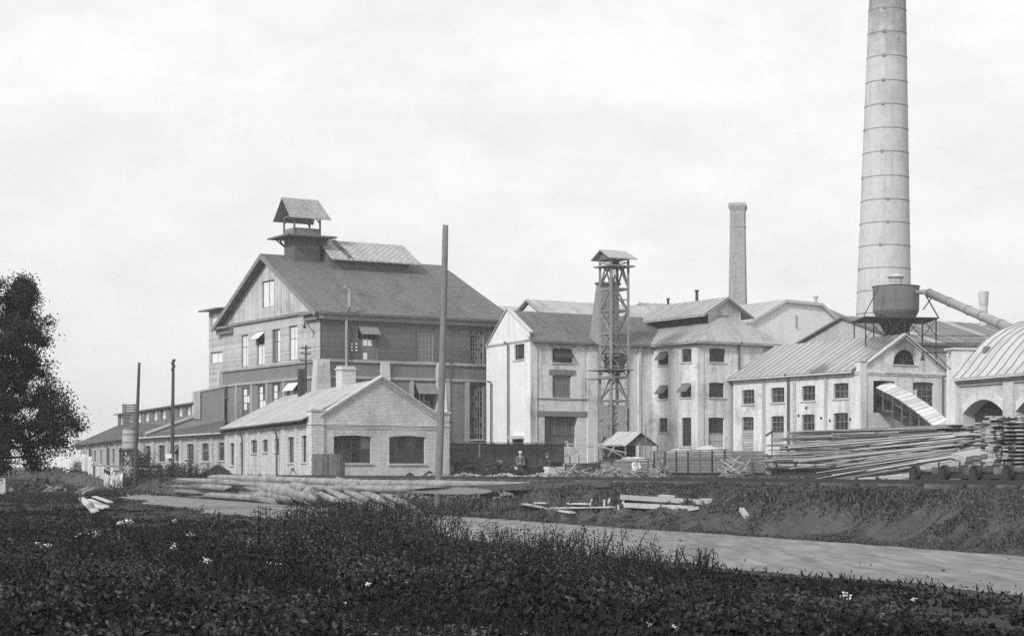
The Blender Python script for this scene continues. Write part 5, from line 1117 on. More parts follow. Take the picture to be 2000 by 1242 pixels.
for k in range(70):
    t = k / 69; x0, y0 = 1925 - random.uniform(0, 70), 846 + 84 * t + random.uniform(-3, 3); ln = random.uniform(.6, 1.1)
    x1 = x0 - (330 - 120 * t) * ln; y1 = y0 + (26 + 22 * (1 - abs(2 * t - 1))) * ln * random.uniform(.7, 1.15); d0 = 77 - 8 * t + random.uniform(-1, 1)
    a, b = P(x0, y0, d0), P(x1, min(y1, 938), d0 + 7)
    for p in (a, b): p.z = max(p.z, zg(p.x, p.y) + .04 + .03 * (k % 4))
    o = stick('plank', a, b, random.uniform(.12, .26), random.uniform(.03, .06), random.choice(['board_new', 'board_new', 'timber_pale', 'timber_grey', 'timber', 'timber_pale']), roll=random.uniform(-.5, .5)); tag(o, L_, 'board', 'boards fanned out beside the stack')
o = stick('slab_beam', P(1872, 893, 66), P(1925, 884, 68), .55, .18, 'board_new', roll=.25); tag(o, 'thick pale slab lying on the fanned boards beside the stack', 'timber')
o = stick('slab_beam', P(1785, 915, 68), P(1935, 898, 67), .3, .16, 'board_new'); tag(o, 'long thick pale beam resting low on the fanned boards', 'timber')
# board stacks at the right edge
fs = Face(1927, 50.5, VR); ws = fs.s_at(1986); dv = Vector((.55, .83, 0)).normalized()
zb0, zb1 = fs.z_at(1950, 922), fs.z_at(1950, 812); nl = 26
for k in range(nl):
    z = zb0 + (zb1 - zb0) * (k + .5) / nl; skew = .1 * math.sin(k * .5)
    for c in range(5):
        a = ws * (c + .5) / 5 + random.uniform(-.03, .03) + (-.03 if k < 20 else .02); e = random.uniform(-.12, .14); q = fs.pt(a, z + random.uniform(-.008, .008), e)
        if random.random() < .04: continue
        o = stick('stacked_board', q, q + dv * random.uniform(2.6, 3.0) + Vector((0, 0, random.uniform(-.02, .02))), ws / 5 * .94, .044, random.choice(['board_new', 'board_new', 'timber_pale', 'timber_grey'])); tag(o, 'board end in the dense tall stack at the right edge', 'board', 'boards in the dense stack')
fs2 = Face(1996, 50.2, VR); ws2 = fs2.s_at(2075)
for k in range(13):
    z = zb0 + (zb1 - .12 - zb0) * (k + .5) / 13; s0 = random.uniform(-.06, .02)
    for c in range(4):
        o = stick('drying_board', fs2.pt(s0, z, -.1 - c * .5), fs2.pt(ws2, z, -.1 - c * .5), .24, .035, random.choice(['timber_pale', 'timber_grey', 'board_new'])); tag(o, 'spaced board in the dark drying stack at the far right edge', 'board', 'boards in the spaced drying stack')
for k in range(4):      # squared bearers lift both stacks off the ground
    q = fs.pt(0, 0, 0) + dv * (.4 + .75 * k); q2 = fs2.pt(ws2, 0, 0) + dv * (.4 + .75 * k); zz = (zb0 + zg(q.x, q.y)) / 2 - .03
    o = stick('bearer', Vector((q.x - .15, q.y, zz)), Vector((q2.x, q2.y, zz)), .2, (zb0 - zg(q.x, q.y)) + .02, 'timber_dark'); tag(o, ('front', 'second', 'third', 'rear')[k] + ' dark bearer under the board stacks at the right edge', 'timber', 'bearers under the stacks')
# low rail trolley under them
ft = Face(1992, 46.2, tv); st_ = ft.s_at(1782); zt = 1.39
tr = thing('timber_trolley', 'low iron timber trolley with small wheels on the bank track', 'trolley', (*ft.pt(st_ / 2, 0)[:2], 1.3))
for o_ in (0, -1.3): mb = MB(); ft.box(mb, -1.5, st_, zt + .02, zt + .14, o_ - .07, o_ + .07); mb.build('side_beam', 'iron', tr)
for k in range(4):
    a = st_ * (.06 + .29 * k)
    for o_ in (.12, -1.42): wheel(tr, ft.pt(a, zt + .17, o_), .21, ft.n, 'iron', 6, .09, .05)
    mb = MB(); mb.tube([ft.pt(a, zt + .17, .12), ft.pt(a, zt + .17, -1.42)], .05, 8); mb.build('axle', 'iron', tr)
    mb = MB(); ft.box(mb, a - .12, a + .12, zt - .05, zt + .26, .17, .24); mb.build('axle_box', 'iron', tr)
    if k < 3: mb = MB(); ft.box(mb, a + .5, a + .95, zt + .14, zt + .32, -.9, -.1); mb.build('bolster', 'timber', tr)
for k in range(5): mb = MB(); a = st_ * (.12 + .2 * k); mb.bar(ft.pt(a, zt + .1, .05), ft.pt(a, zt + .45, .05), .04); mb.build('pin', 'iron', tr)

# ------------------------------------------------------------------ logs, timbers and planks on the ground
G = 'logs in the roadside pile'
spec = [((440, 968, 0), (585, 972, 0), .13, 'bottom log of the roadside pile, mostly hidden by the others'), ((405, 966, 0), (500, 972, 0), .13, 'short thin log poking out under the pile at the left'), ((455, 936, 0), (610, 942, 0), .12, 'thin pale log just under the longest top log'), ((430, 932, 101), (700, 944, 90), 0.136, 'longest top log of the roadside pile before the workshop'), ((412, 942, 99), (640, 951, 91), 0.136, 'long log in the roadside pile, second from the top'), ((398, 950, 98), (600, 960, 91), 0.129, 'long log in the roadside pile, third from the top'),
        ((390, 959, 97.5), (562, 966, 92), 0.116, 'lowest long log of the roadside pile'), ((600, 943, 93), (872, 947, 83), 0.136, 'long log reaching from the pile to the leaning pole'), ((640, 953, 91), (866, 957, 83), 0.109, 'thinner long log just above the diagonal logs'),
        ((392, 939, 101), (470, 943, 99), 0.122, 'short log stub at the left end of the pile'), ((388, 948, 99.5), (440, 952, 98), 0.136, 'short thick stub low at the left end of the pile'), ((530, 955, 91), (598, 966, 88), 0.243, 'thick short log on top of the front heap'), ((500, 969, 90), (546, 979, 88), 0.225, 'thick short log lying lowest at the road edge'),
        ((514, 962, 90.5), (580, 973, 88), 0.234, 'thick short log between the other stubs'), ((566, 963, 91), (602, 972, 88.5), 0.225, 'stub with dark end at the right of the front heap'), ((588, 954, 92), (614, 963, 90), 0.216, 'upper stub behind the front heap'),
        ((640, 955, 88), (712, 992, 80), 0.129, 'first diagonal log sliding to the road'), ((668, 952, 88), (736, 989, 80), 0.122, 'second diagonal log sliding to the road'), ((690, 950, 88), (762, 985, 80), 0.122, 'third diagonal log sliding to the road'), ((722, 952, 87), (790, 982, 80), 0.102, 'fourth diagonal log, nearest the leaning pole'), ((612, 958, 90), (668, 984, 84), 0.116, 'half buried diagonal log left of the others')]
dl = lambda x: 21.6 / ((x - 1000) / 3700 * .937 + .348) - 1.2
for a, b, r, l in spec:
    fr_ = -2.5 if 'short' in l or 'stub' in l or 'diagonal' in l else 0
    A, B = P(a[0], a[1], dl(a[0]) + fr_ + (2 if 'diagonal' in l else 0)), P(b[0], b[1], dl(b[0]) + fr_ - (1.5 if 'diagonal' in l else 0))
    r *= 1.2
    for p in (A, B): p.z = max(p.z, zg(p.x, p.y) + r * .8)
    log(A, B, r, l, G, 'bark')
ORD = ('first', 'second', 'third', 'fourth', 'fifth', 'sixth')
for k, (x, y) in enumerate([(22, 957), (42, 957), (63, 958), (84, 957), (104, 957), (125, 958), (32, 947), (52, 948), (74, 947), (96, 946), (116, 948), (70, 937), (90, 937), (108, 939)]):
    A = P(x, y, 134 + random.uniform(-.5, .5)); log(A, A + Vector((-.9, 3.6, 0)), .2 * random.uniform(.85, 1.15), 'end-on log, ' + ORD[k if k < 6 else (k - 6 if k < 11 else k - 11)] + ' from the left in the ' + ('bottom' if k < 6 else 'middle' if k < 11 else 'top') + ' row of the dark pile', 'end-on logs at the left', 'bark_dark')
for k, (a, b) in enumerate((((82, 963, 132), (104, 949, 134)), ((92, 964, 132), (112, 952, 134)), ((150, 962, 128), (172, 953, 130)), ((162, 963, 128), (184, 954, 130)))):
    log(P(*a), P(*b), .12, ('first', 'second', 'third', 'fourth')[k] + ' thin pole leaning at the left log pile, counted from the left', 'poles by the left pile')
o = stick('post_stump', at_ground(6, 128), P(6, 932, 128), .35, .3, 'timber_pale'); tag(o, 'pale squared post at the left edge beside the log pile', 'post')
for k, (a, b, w) in enumerate((((158, 978), (186, 1004), .3), ((172, 984), (206, 998), .28), ((184, 979), (215, 989), .26), ((176, 991), (196, 1005), .22))):
    A, B = ground(*a), ground(*b); o = stick('plank', A + Vector((0, 0, .16 + .05 * k)), B + Vector((0, 0, .1 + .05 * k)), w, .06, 'timber_white', roll=.3 - .15 * k); tag(o, ('leftmost pale plank thrown on the left grass', 'wide pale plank in the middle of the left heap', 'upper right pale plank of the left heap', 'short lowest pale plank of the left heap')[k], 'plank', 'planks on the left grass')
o = stick('stake', ground(160, 988), P(153, 952, ground(160, 988).y), .05, .05, 'timber'); tag(o, 'thin upright stake by the pale planks', 'stake')
for k, (a, b, w, m) in enumerate((((1216, 983), (1372, 990), .17, 'timber_white'), ((1222, 994), (1350, 1001), .15, 'timber_pale'), ((1290, 978), (1386, 985), .16, 'timber_white'), ((1265, 1003), (1330, 1008), .17, 'timber'), ((1345, 1007), (1366, 1001), .10, 'timber_pale'), ((1448, 1008), (1459, 1017), .12, 'timber_pale'))):
    A, B = ground(*a), ground(*b); o = stick('squared_beam', A + Vector((0, 0, .06)), B + Vector((0, 0, .07)), w, w * .85, 'timber_pale' if m == 'timber_white' else m, roll=random.uniform(-.25, .25)); tag(o, ('longest white squared beam on the bank below the wagons', 'greyer squared beam under the white ones on the bank', 'white squared beam at the back of the bank heap', 'dark lowest beam of the bank heap', 'short white offcut right of the bank beams', 'lone white block on the bank slope')[k], 'timber', 'timbers on the bank')
for k, (a, b) in enumerate((((1022, 992), (1118, 1006)), ((1048, 988), (1150, 992)), ((1080, 996), (1196, 998)))):
    A, B = ground(*a), ground(*b); o = stick('plank', A + Vector((0, 0, .06)), B + Vector((0, 0, .08)), .2, .05, 'timber_white' if k == 0 else 'timber_pale'); tag(o, ('nearest white plank in the grass right of the leaning pole', 'rear thin plank in the grass right of the leaning pole', 'right-hand plank in the grass right of the leaning pole')[k], 'plank', 'planks in the bank grass')
for k, (x, y0, y1, dx) in enumerate(((1152, 988, 974, 4), (1180, 995, 975, 0), (1188, 985, 973, 3), (1208, 998, 985, -1), (1216, 985, 974, 3))):
    q = ground(x, y0); o = stick('stake', q, P(x + dx, y1, q.y), .06, .05, 'timber_pale'); tag(o, ('first', 'second', 'third', 'fourth', 'fifth')[k] + ' short pale stake in the bank grass from the left', 'stake', 'stakes in the bank grass')

# ------------------------------------------------------------------ yard clutter
hu = thing('lean_to_hut', 'small open hut with a pale tin gable roof among the debris', 'hut', at_ground(1245, 142))
A0, A1 = P(1252, 844, 141), P(1206, 843, 150); Lf, Lb = P(1222, 870, 140.6), P(1177, 870, 149.6); Rf, Rb = P(1285, 869, 141.4), P(1240, 868, 150.4)
for k in range(9):
    a, b = k / 9 + .006, (k + 1) / 9 - .006; e = Vector((0, 0, random.uniform(0, .05))); mb = MB(); mb.slab([Lf.lerp(Lb, a) + e, Lf.lerp(Lb, b) + e, A0.lerp(A1, b) + e, A0.lerp(A1, a) + e], .05); mb.build('roof_sheet', 'tin_white', hu)
mb = MB(); mb.slab([Rf, Rb, A1, A0], .06); mb.build('roof', 'sheet_metal_dark', hu)
mb = MB(); q = Vector((0, .35, 0)); mb.poly([Lf + q, Rf + q, A0 + q]); mb.build('gable_boards', 'timber', hu)
for p in (Lf, Rf, Lb, Rb, Lf.lerp(Rf, .45)):
    g = Vector((p.x, p.y + .3, zg(p.x, p.y))); stick('post', g, p + Vector((0, .3, -.05)), .12, .12, 'timber', hu)
mb = MB(); mb.slab([Vector((Lb.x, Lb.y - 1, 1.2)), Vector((Rb.x, Rb.y - 1, 1.2)), Rb + Vector((0, -1, 0)), Lb + Vector((0, -1, 0))], .06, 0, (0, 1, 0)); mb.build('back_boards', 'timber_dark', hu)
stick('pole', at_ground(1261, 139), P(1261, 838, 139), .08, .08, 'timber', hu)
sf = thing('pole_scaffold', 'rickety scaffold of thin poles before the freight wagon', 'scaffold', at_ground(1130, 140))
for (a, b) in (((1113, 892), (1107, 861)), ((1106, 866), (1180, 873)), ((1130, 905), (1133, 870)), ((1161, 906), (1162, 868)), ((1116, 888), (1134, 876)), ((1162, 870), (1222, 884)), ((1187, 892), (1200, 872)), ((1150, 872), (1215, 868)), ((1170, 868), (1180, 888)), ((1180, 872), (1225, 896)), ((1140, 875), (1180, 865)), ((1104, 862), (1113, 868)), ((1102, 890), (1112, 889))):
    dd = 138 + random.uniform(-.8, .8); A, B = P(*a, dd), P(*b, dd + .4); stick('pole', A, B, .085, .085, 'timber_pale', sf)
for x in (1113, 1130.5, 1161): q = at_ground(x, 138); stick('pole', q, P(x, 890, 138), .085, .085, 'timber', sf)
def chunks(name, label, n, fn, m, smin, smax, flat=.6, long_=1.0, z0=0.0):
    """many small angular pieces in one uncountable mass"""
    vs = []; fs_ = []
    base = np.array([[x, y, z] for z in (-.5, .5) for x, y in ((-.5, -.5), (.5, -.5), (.5, .5), (-.5, .5))]); fb = [[3, 2, 1, 0], [4, 5, 6, 7], [0, 1, 5, 4], [1, 2, 6, 5], [2, 3, 7, 6], [3, 0, 4, 7]]
    for k in range(n):
        c = fn(); s = random.uniform(smin, smax); M = np.array(Matrix.Rotation(random.uniform(0, 6.3), 3, 'Z') @ Matrix.Rotation(random.uniform(-.6, .6), 3, 'Y') @ Matrix.Rotation(random.uniform(-.6, .6), 3, 'X'))
        q = (base * np.array([s * long_ * random.uniform(.6, 1.4), s * random.uniform(.5, 1), s * flat * random.uniform(.5, 1)]) + np.random.default_rng(k).uniform(-.1, .1, (8, 3)) * s) @ M.T + np.array(c)
        vs += q.tolist(); fs_ += [[i + 8 * k for i in f] for f in fb]
    me = bpy.data.meshes.new(name); me.from_pydata(vs, [], fs_); me.materials.append(MATS[m]); o = bpy.data.objects.new(name, me); COL.objects.link(o); return tag(o, label, 'debris', None, 'stuff')
def strip_fn(x0, x1, ya, yb, h=0.0, d0=14):
    def fn():
        x = random.uniform(x0, x1); y = random.uniform(ya, yb); p = ground(x, y, d0); p.z += h * random.random() ** 2; return p
    return fn
def line_fn(x0, d0_, x1, d1_, spread, hmax):
    def fn():
        t = random.random(); x = x0 + (x1 - x0) * t; p = at_ground(x, d0_ + (d1_ - d0_) * t + random.uniform(-spread, spread)); p.z += hmax * random.random() ** 1.6 * (.4 + .6 * math.sin(t * 9) ** 2); return p
    return fn
chunks('rubble', 'strip of pale broken rubble before the freight wagon', 1500, line_fn(872, 92, 1085, 108, 8, .28), 'rubble', .05, .26)
chunks('rubble', 'pale rubble strewn along the foot of the workshop gable', 300, line_fn(800, 108, 880, 106, 4, .25), 'rubble', .05, .25)
chunks('offcuts', 'tangled heap of pale slab-wood offcuts left of the lumber load', 900, line_fn(1418, 112, 1508, 128, 6, 1.2), 'board_new', .06, .14, .5, 9)
chunks('offcuts', 'splintered slab wood heaped beside the lean-to hut', 330, line_fn(1185, 136, 1250, 136, 3, .9), 'board_new', .05, .11, .5, 9)
chunks('offcuts', 'wood scraps littering the bank around the leaning pole', 220, lambda: (lambda p: p)(ground(random.uniform(760, 1000), random.uniform(953, 975))), 'timber_grey', .05, .12, .4, 5)
chunks('road_stones', 'pebbles and clods lying on the dirt road', 260, lambda: (lambda p: Vector((p.x, p.y, zg(p.x, p.y) + .04)))(RN * (14.3 + 7.2 * random.random() ** random.choice([.4, 1, 2.2])) + RT * random.uniform(12, 70) ), 'rubble_dark', .02, .06)
chunks('ballast', 'loose stones and clods along the bank track', 2500, lambda: (lambda p: Vector((p.x, p.y, zg(p.x, p.y))))(RN * random.uniform(24.2, 29.5) + RT * random.uniform(28, 110)), 'soil', .04, .2)
chunks('offcuts', 'dark slabs and sticks heaped around the end wagons', 420, line_fn(1085, 119, 1290, 110, 3, .75), 'timber_grey', .06, .13, .5, 9)
chunks('offcuts', 'black scrap and broken boxes in front of the freight wagon', 260, line_fn(890, 128, 1065, 130, 3, .9), 'timber_dark', .12, .4, .8, 2)
chunks('yard_litter', 'dark scraps and clods strewn across the yard', 2600, lambda: (lambda p: Vector((p.x, p.y, zg(p.x, p.y))))(RN * random.uniform(28, 60) + RT * random.uniform(45, 140)), 'soil', .06, .35)
def mound(name, label, px, d, rx, ry, h, m, seed, kind=None, cat='heap'):
    r_ = random.Random(seed); c = at_ground(px, d); n = 20; mb = MB(); rings = 7; mb.v.append(c + Vector((0, 0, h)))
    for i in range(1, rings + 1):
        for k in range(n):
            a = 2 * math.pi * k / n; t = i / rings; e = 1 + r_.uniform(-.16, .16); x, y = c.x + rx * t * e * math.cos(a), c.y + ry * t * e * math.sin(a)
            mb.v.append(Vector((x, y, (zg(x, y) - .05) + h * (1 - t) ** 1.2 * (1 + r_.uniform(-.18, .18)))))
    mb.f = [[0, 1 + k, 1 + (k + 1) % n] for k in range(n)] + [[1 + (i - 1) * n + k, 1 + i * n + k, 1 + i * n + (k + 1) % n, 1 + (i - 1) * n + (k + 1) % n] for i in range(1, rings) for k in range(n)]; mb.m = [0] * len(mb.f)
    return tag(mb.build(name, m, loc=c), label, cat, None, kind)
mound('ash_heap', 'black ash heap at the foot of the workshop gable, left one', 800, 118, .75, .7, .42, 'ash', 1); mound('ash_heap', 'black ash heap at the foot of the workshop gable beside the pole', 838, 116, .85, .8, .48, 'ash', 2)
mound('coal_heap', 'dark coal heap between the workshop corner and the freight wagon', 908, 134, 1.5, 1.3, 1.25, 'ash', 3); mound('coal_heap', 'black coal heap beside the low shed windows', 425, 140, 1.9, 1.6, .95, 'ash', 4)
mound('earth_heap', 'low grey earth heap in the middle of the rubble strip', 935, 110, 1.0, .8, .4, 'soil', 6); mound('earth_heap', 'earth mound by the doorway left of the offcuts', 1432, 142, 1.2, 1.2, .9, 'soil', 7)
ct = thing('hand_cart', 'dark two-wheeled cart with spoked wheels beside the standing man', 'cart', at_ground(1040, 129)); g = at_ground(1040, 129)
for dy in (-.6, .6): wheel(ct, g + Vector((-.9, dy, .55)), .55, (0, 1, 0), 'timber_dark', 8, .08, .08)
mb = MB(); mb.box(g + Vector((0, 0, .85)), (1.2, .55, .08)); mb.build('bed', 'timber_dark', ct)
for dy in (-.55, .55):
    for z in (1.05, 1.28): stick('side_board', g + Vector((-1.2, dy, z)), g + Vector((1.2, dy, z)), .04, .18, 'timber_dark', ct)
for dy in (-.4, .4): stick('shaft', g + Vector((1.1, dy, .82)), g + Vector((2.6, dy, .35)), .07, .07, 'timber', ct)
for k, (px, d, w, h, m, l) in enumerate(((950, 132, .55, 1.35, 'timber_dark', 'tall dark crate left of the standing man'), (968, 133, .5, 1.2, 'timber', 'grey crate beside the tall dark one'), (990, 134, .45, 1.3, 'timber_dark', 'narrow dark crate just left of the standing man'), (1056, 134, .6, 1.15, 'timber_dark', 'dark crate behind the hand cart'))):
    g = at_ground(px, d); o = thing('crate', l, 'crate', g, 'crates before the freight wagon'); n = 5
    for q in range(n):
        z = g.z + h * (q + .5) / n
        for a, b in (((-w, -w), (w, -w)), ((w, -w), (w, w)), ((-w, -w), (-w, w)), ((-w, w), (w, w))): stick('slat', Vector((g.x + a[0], g.y + a[1], z)), Vector((g.x + b[0], g.y + b[1], z)), .04, h / n * .9, m, o)
    mb = MB(); mb.box(g + Vector((0, 0, h)), (w * 1.03, w * 1.03, .03)); mb.build('lid', m, o)
    for a in (-1, 1): stick('corner_post', g + Vector((a * w, -w - .04, 0)), g + Vector((a * w, -w - .04, h)), .08, .06, m, o)
o = stick('plank', P(1045, 926, 127), P(1080, 946, 124), .7, .06, 'timber'); tag(o, 'dark plank ramp sloping down right of the hand cart', 'plank')
o = thing('white_hatch', 'pale door panel leaning between two stakes before the end wagon', 'panel', at_ground(1066, 131)); g = at_ground(1066, 131)
mb = MB(); mb.slab([g + Vector((-.2, 0, .1)), g + Vector((.25, 0, .1)), g + Vector((.2, .3, .75)), g + Vector((-.2, .3, .75))], .05, 0, (0, 1, 0)); mb.build('panel', 'timber_white', o)
for dx in (-.28, .3): stick('stake', g + Vector((dx, 0, 0)), g + Vector((dx - .1, .2, 1.35)), .07, .06, 'timber_pale', o)
o = stick('beam', P(1080, 939, 104), P(1192, 937, 110), .5, .35, 'timber_grey'); tag(o, 'thick grey beam lying beside the bank track right of the rubble', 'timber')
o = stick('beam', P(1195, 938, 108), P(1330, 936, 112), .3, .3, 'timber'); tag(o, 'long dark beam lying before the two open wagons', 'timber')
bp_ = thing('pump_stand', 'spindly wooden pump stand with a cross handle before the low shed', 'pump', at_ground(372, 143)); g = at_ground(372, 143)
stick('post', g, P(371, 902, 143), .18, .16, 'timber', bp_); stick('handle', P(361, 899, 143), P(379, 903, 143), .1, .1, 'timber_dark', bp_); stick('strut', g + Vector((.9, 0, 0)), P(371, 905, 143), .08, .08, 'timber_grey', bp_)
mb = MB(); c = P(304, 911, 146); mb.box(c, (.42, .3, .12)); mb.box(c + Vector((0, 0, -.25)), (.36, .25, .14)); tag(mb.build('trough', 'timber_dark', loc=c), 'low dark trough under the low shed windows', 'trough')
o = thing('warning_board', 'dark sloping board propped before the saw house wall', 'board', at_ground(1502, 140)); stick('board', P(1496, 851, 140), P(1514, 838, 140), .5, .12, 'iron', o); stick('post', at_ground(1508, 140), P(1508, 842, 140), .08, .08, 'timber', o)
# ------------------------------------------------------------------ people: one skinned body, clothes as children
def skinned(name, joints, edges, m, par, lv=2):
    me = bpy.data.meshes.new(name); me.from_pydata([j[:3] for j in joints], edges, []); o = bpy.data.objects.new(name, me); COL.objects.link(o)
    md = o.modifiers.new('skin', 'SKIN'); md.use_smooth_shade = True
    for sv, j in zip(me.skin_vertices[0].data, joints): sv.radius = (j[3], j[4] if len(j) > 4 else j[3])
    me.skin_vertices[0].data[0].use_root = True
    s = o.modifiers.new('sub', 'SUBSURF'); s.levels = s.render_levels = lv; me.materials.append(MATS[m]); o.parent = par; return o
def person(label, loc, rot, coat, trousers, cap, pose='stand'):
    o = thing('person', label, 'person', loc); o.rotation_euler = (0, 0, rot)
    if pose == 'stand':
        J = dict(pel=(0, 0, .92, .13, .10), ch=(0, -.01, 1.28, .16, .11), nk=(0, -.01, 1.46, .06), hd=(0, -.03, 1.56, .085), tp=(0, -.02, 1.70, .08), ls=(-.19, 0, 1.40, .06), le=(-.26, .02, 1.14, .045), lw=(-.24, -.12, .92, .035), lh=(-.22, -.17, .84, .035), rs=(.19, 0, 1.40, .06), re=(.27, .03, 1.14, .045), rw=(.25, -.10, .92, .035), rh=(.23, -.15, .84, .035), lk=(-.10, -.02, .50, .065), la=(-.11, .02, .09, .045), lt=(-.12, -.14, .05, .04), rk=(.10, -.04, .50, .065), ra=(.13, .0, .09, .045), rt=(.15, -.16, .05, .04), lp=(-.09, 0, .85, .09), rp=(.09, 0, .85, .09))
    else:
        J = dict(pel=(0, 0, .52, .14, .12), ch=(0, -.10, .86, .16, .12), nk=(0, -.14, 1.03, .06), hd=(0, -.19, 1.12, .085), tp=(0, -.19, 1.26, .08), ls=(-.19, -.10, .97, .06), le=(-.25, -.16, .72, .045), lw=(-.14, -.38, .62, .035), lh=(-.10, -.45, .60, .035), rs=(.19, -.10, .97, .06), re=(.25, -.16, .72, .045), rw=(.14, -.38, .62, .035), rh=(.10, -.45, .60, .035), lk=(-.12, -.44, .50, .07), la=(-.12, -.42, .09, .045), lt=(-.12, -.58, .05, .04), rk=(.12, -.44, .50, .07), ra=(.12, -.40, .09, .045), rt=(.12, -.56, .05, .04), lp=(-.10, -.05, .50, .10), rp=(.10, -.05, .50, .10))
    ks = list(J); E = [('pel', 'ch'), ('ch', 'nk'), ('nk', 'hd'), ('hd', 'tp'), ('ch', 'ls'), ('ls', 'le'), ('le', 'lw'), ('lw', 'lh'), ('ch', 'rs'), ('rs', 're'), ('re', 'rw'), ('rw', 'rh'), ('pel', 'lp'), ('lp', 'lk'), ('lk', 'la'), ('la', 'lt'), ('pel', 'rp'), ('rp', 'rk'), ('rk', 'ra'), ('ra', 'rt')]
    skinned('body', [J[k] for k in ks], [(ks.index(a), ks.index(b)) for a, b in E], 'skin', o)
    def sub(keys, ed, m, nm, grow):
        skinned(nm, [tuple(J[k][:3]) + tuple(r + grow for r in J[k][3:]) for k in keys], [(keys.index(a), keys.index(b)) for a, b in ed], m, o)
    kc = ['pel', 'ch', 'ls', 'le', 'lw', 'rs', 're', 'rw']; sub(kc, [e for e in E if e[0] in kc and e[1] in kc], coat, 'coat', .028)
    kt = ['pel', 'lp', 'lk', 'la', 'rp', 'rk', 'ra']; sub(kt, [e for e in E if e[0] in kt and e[1] in kt], trousers, 'trousers', .025)
    for k in ('lt', 'rt'):
        mb = MB(); q = Vector(J[k][:3]); mb.box(q + Vector((0, .06, 0)), (.055, .15, .05)); b = mb.build('boot', 'cloth_dark'); b.parent = o
    mb = MB(); c = Vector(J['tp'][:3]); mb.tube([c + Vector((0, 0, -.06)), c + Vector((0, 0, .02)), c + Vector((0, .01, .08))], [.105, .125, .09], 14); mb.box(c + Vector((0, -.13, -.03)), (.08, .06, .012)); b = mb.build('cap', cap); b.parent = o
    for sx in (-.034, .034):
        mb = MB(); q = Vector(J['hd'][:3]) + Vector((sx, -.09, .045)); mb.box(q, (.014, .01, .008)); b = mb.build('eye', 'black_hole'); b.parent = o
    mb = MB(); q = Vector(J['hd'][:3]) + Vector((0, -.095, .01)); mb.add([q + Vector((-.016, 0, -.02)), q + Vector((.016, 0, -.02)), q + Vector((0, -.03, -.02)), q + Vector((0, .005, .04))], ((0, 1, 2), (0, 2, 3), (1, 3, 2), (0, 3, 1))); b = mb.build('nose', 'skin'); b.parent = o
    return o
person('workman in dark clothes and pale cap standing before the freight wagon', at_ground(1016, 128), .25, 'cloth_mid', 'cloth_dark', 'cloth_white')
person('workman in dark coat standing beside the end wagon under the scaffold', at_ground(1069, 136.5), -.5, 'cloth_dark', 'cloth_dark', 'cloth_mid')
g = at_ground(1241, 117); pw = person('person dressed in white sitting on a block before the open wagons', g + Vector((0, 0, .0)), .3, 'cloth_white', 'cloth_white', 'cloth_white', 'sit')
o = stick('block', g + Vector((-.3, .1, .2)), g + Vector((.3, .1, .2)), .4, .4, 'timber'); tag(o, 'rough wooden block serving as seat for the person in white', 'block')
person('workman in grey bending near the side of the taller open wagon', at_ground(1290, 118), .9, 'cloth_mid', 'cloth_mid', 'cloth_mid', 'sit')
g = at_ground(1290, 118); o = stick('block', g + Vector((-.3, .1, .2)), g + Vector((.3, .1, .2)), .4, .4, 'timber'); tag(o, 'rough wooden block under the workman in grey', 'block')

# ------------------------------------------------------------------ foliage
def quads(name, C, S, m, par=None, up=.35, kind=None, aspect=.55, loc=None):
    """leaf-sized folded faces: C centres (n,3), S sizes (n)"""
    n = len(C); a = rng.normal(size=(n, 3)); a[:, 2] = a[:, 2] * .6 + up; a /= np.linalg.norm(a, axis=1)[:, None]
    b = np.cross(a, rng.normal(size=(n, 3))); b /= np.linalg.norm(b, axis=1)[:, None]; c = np.cross(a, b)
    L = (a * .3 + c); L /= np.linalg.norm(L, axis=1)[:, None]
    S = S[:, None]; V = np.empty((n, 4, 3)); V[:, 0] = C - L * S * .5; V[:, 1] = C + b * S * aspect * .5 + a * S * .06; V[:, 2] = C + L * S * .5; V[:, 3] = C - b * S * aspect * .5 + a * S * .06
    if loc is not None: V -= np.array(loc)
    me = bpy.data.meshes.new(name); me.vertices.add(4 * n); me.vertices.foreach_set('co', V.reshape(-1)); me.loops.add(4 * n); me.loops.foreach_set('vertex_index', np.arange(4 * n, dtype=np.int32))
    me.polygons.add(n); me.polygons.foreach_set('loop_start', np.arange(0, 4 * n, 4, dtype=np.int32)); me.polygons.foreach_set('loop_total', np.full(n, 4, dtype=np.int32)); me.update(calc_edges=True); me.materials.append(MATS[m])
    o = bpy.data.objects.new(name, me); COL.objects.link(o)
    if par: o.parent = par
    if kind: o['kind'] = kind
    return o
def blades(name, B, H, m, wid, lean=.35):
    n = len(B); d = rng.uniform(0, 2 * math.pi, n); w = np.stack([np.cos(d), np.sin(d), np.zeros(n)], 1) * wid; l = rng.normal(size=(n, 3)) * lean; l[:, 2] = 1; T = B + l * H[:, None]
    V = np.empty((n, 3, 3)); V[:, 0] = B - w; V[:, 1] = B + w; V[:, 2] = T
    me = bpy.data.meshes.new(name); me.vertices.add(3 * n); me.vertices.foreach_set('co', V.reshape(-1)); me.loops.add(3 * n); me.loops.foreach_set('vertex_index', np.arange(3 * n, dtype=np.int32))
    me.polygons.add(n); me.polygons.foreach_set('loop_start', np.arange(0, 3 * n, 3, dtype=np.int32)); me.polygons.foreach_set('loop_total', np.full(n, 3, dtype=np.int32)); me.update(calc_edges=True); me.materials.append(MATS[m])
    o = bpy.data.objects.new(name, me); COL.objects.link(o); return o
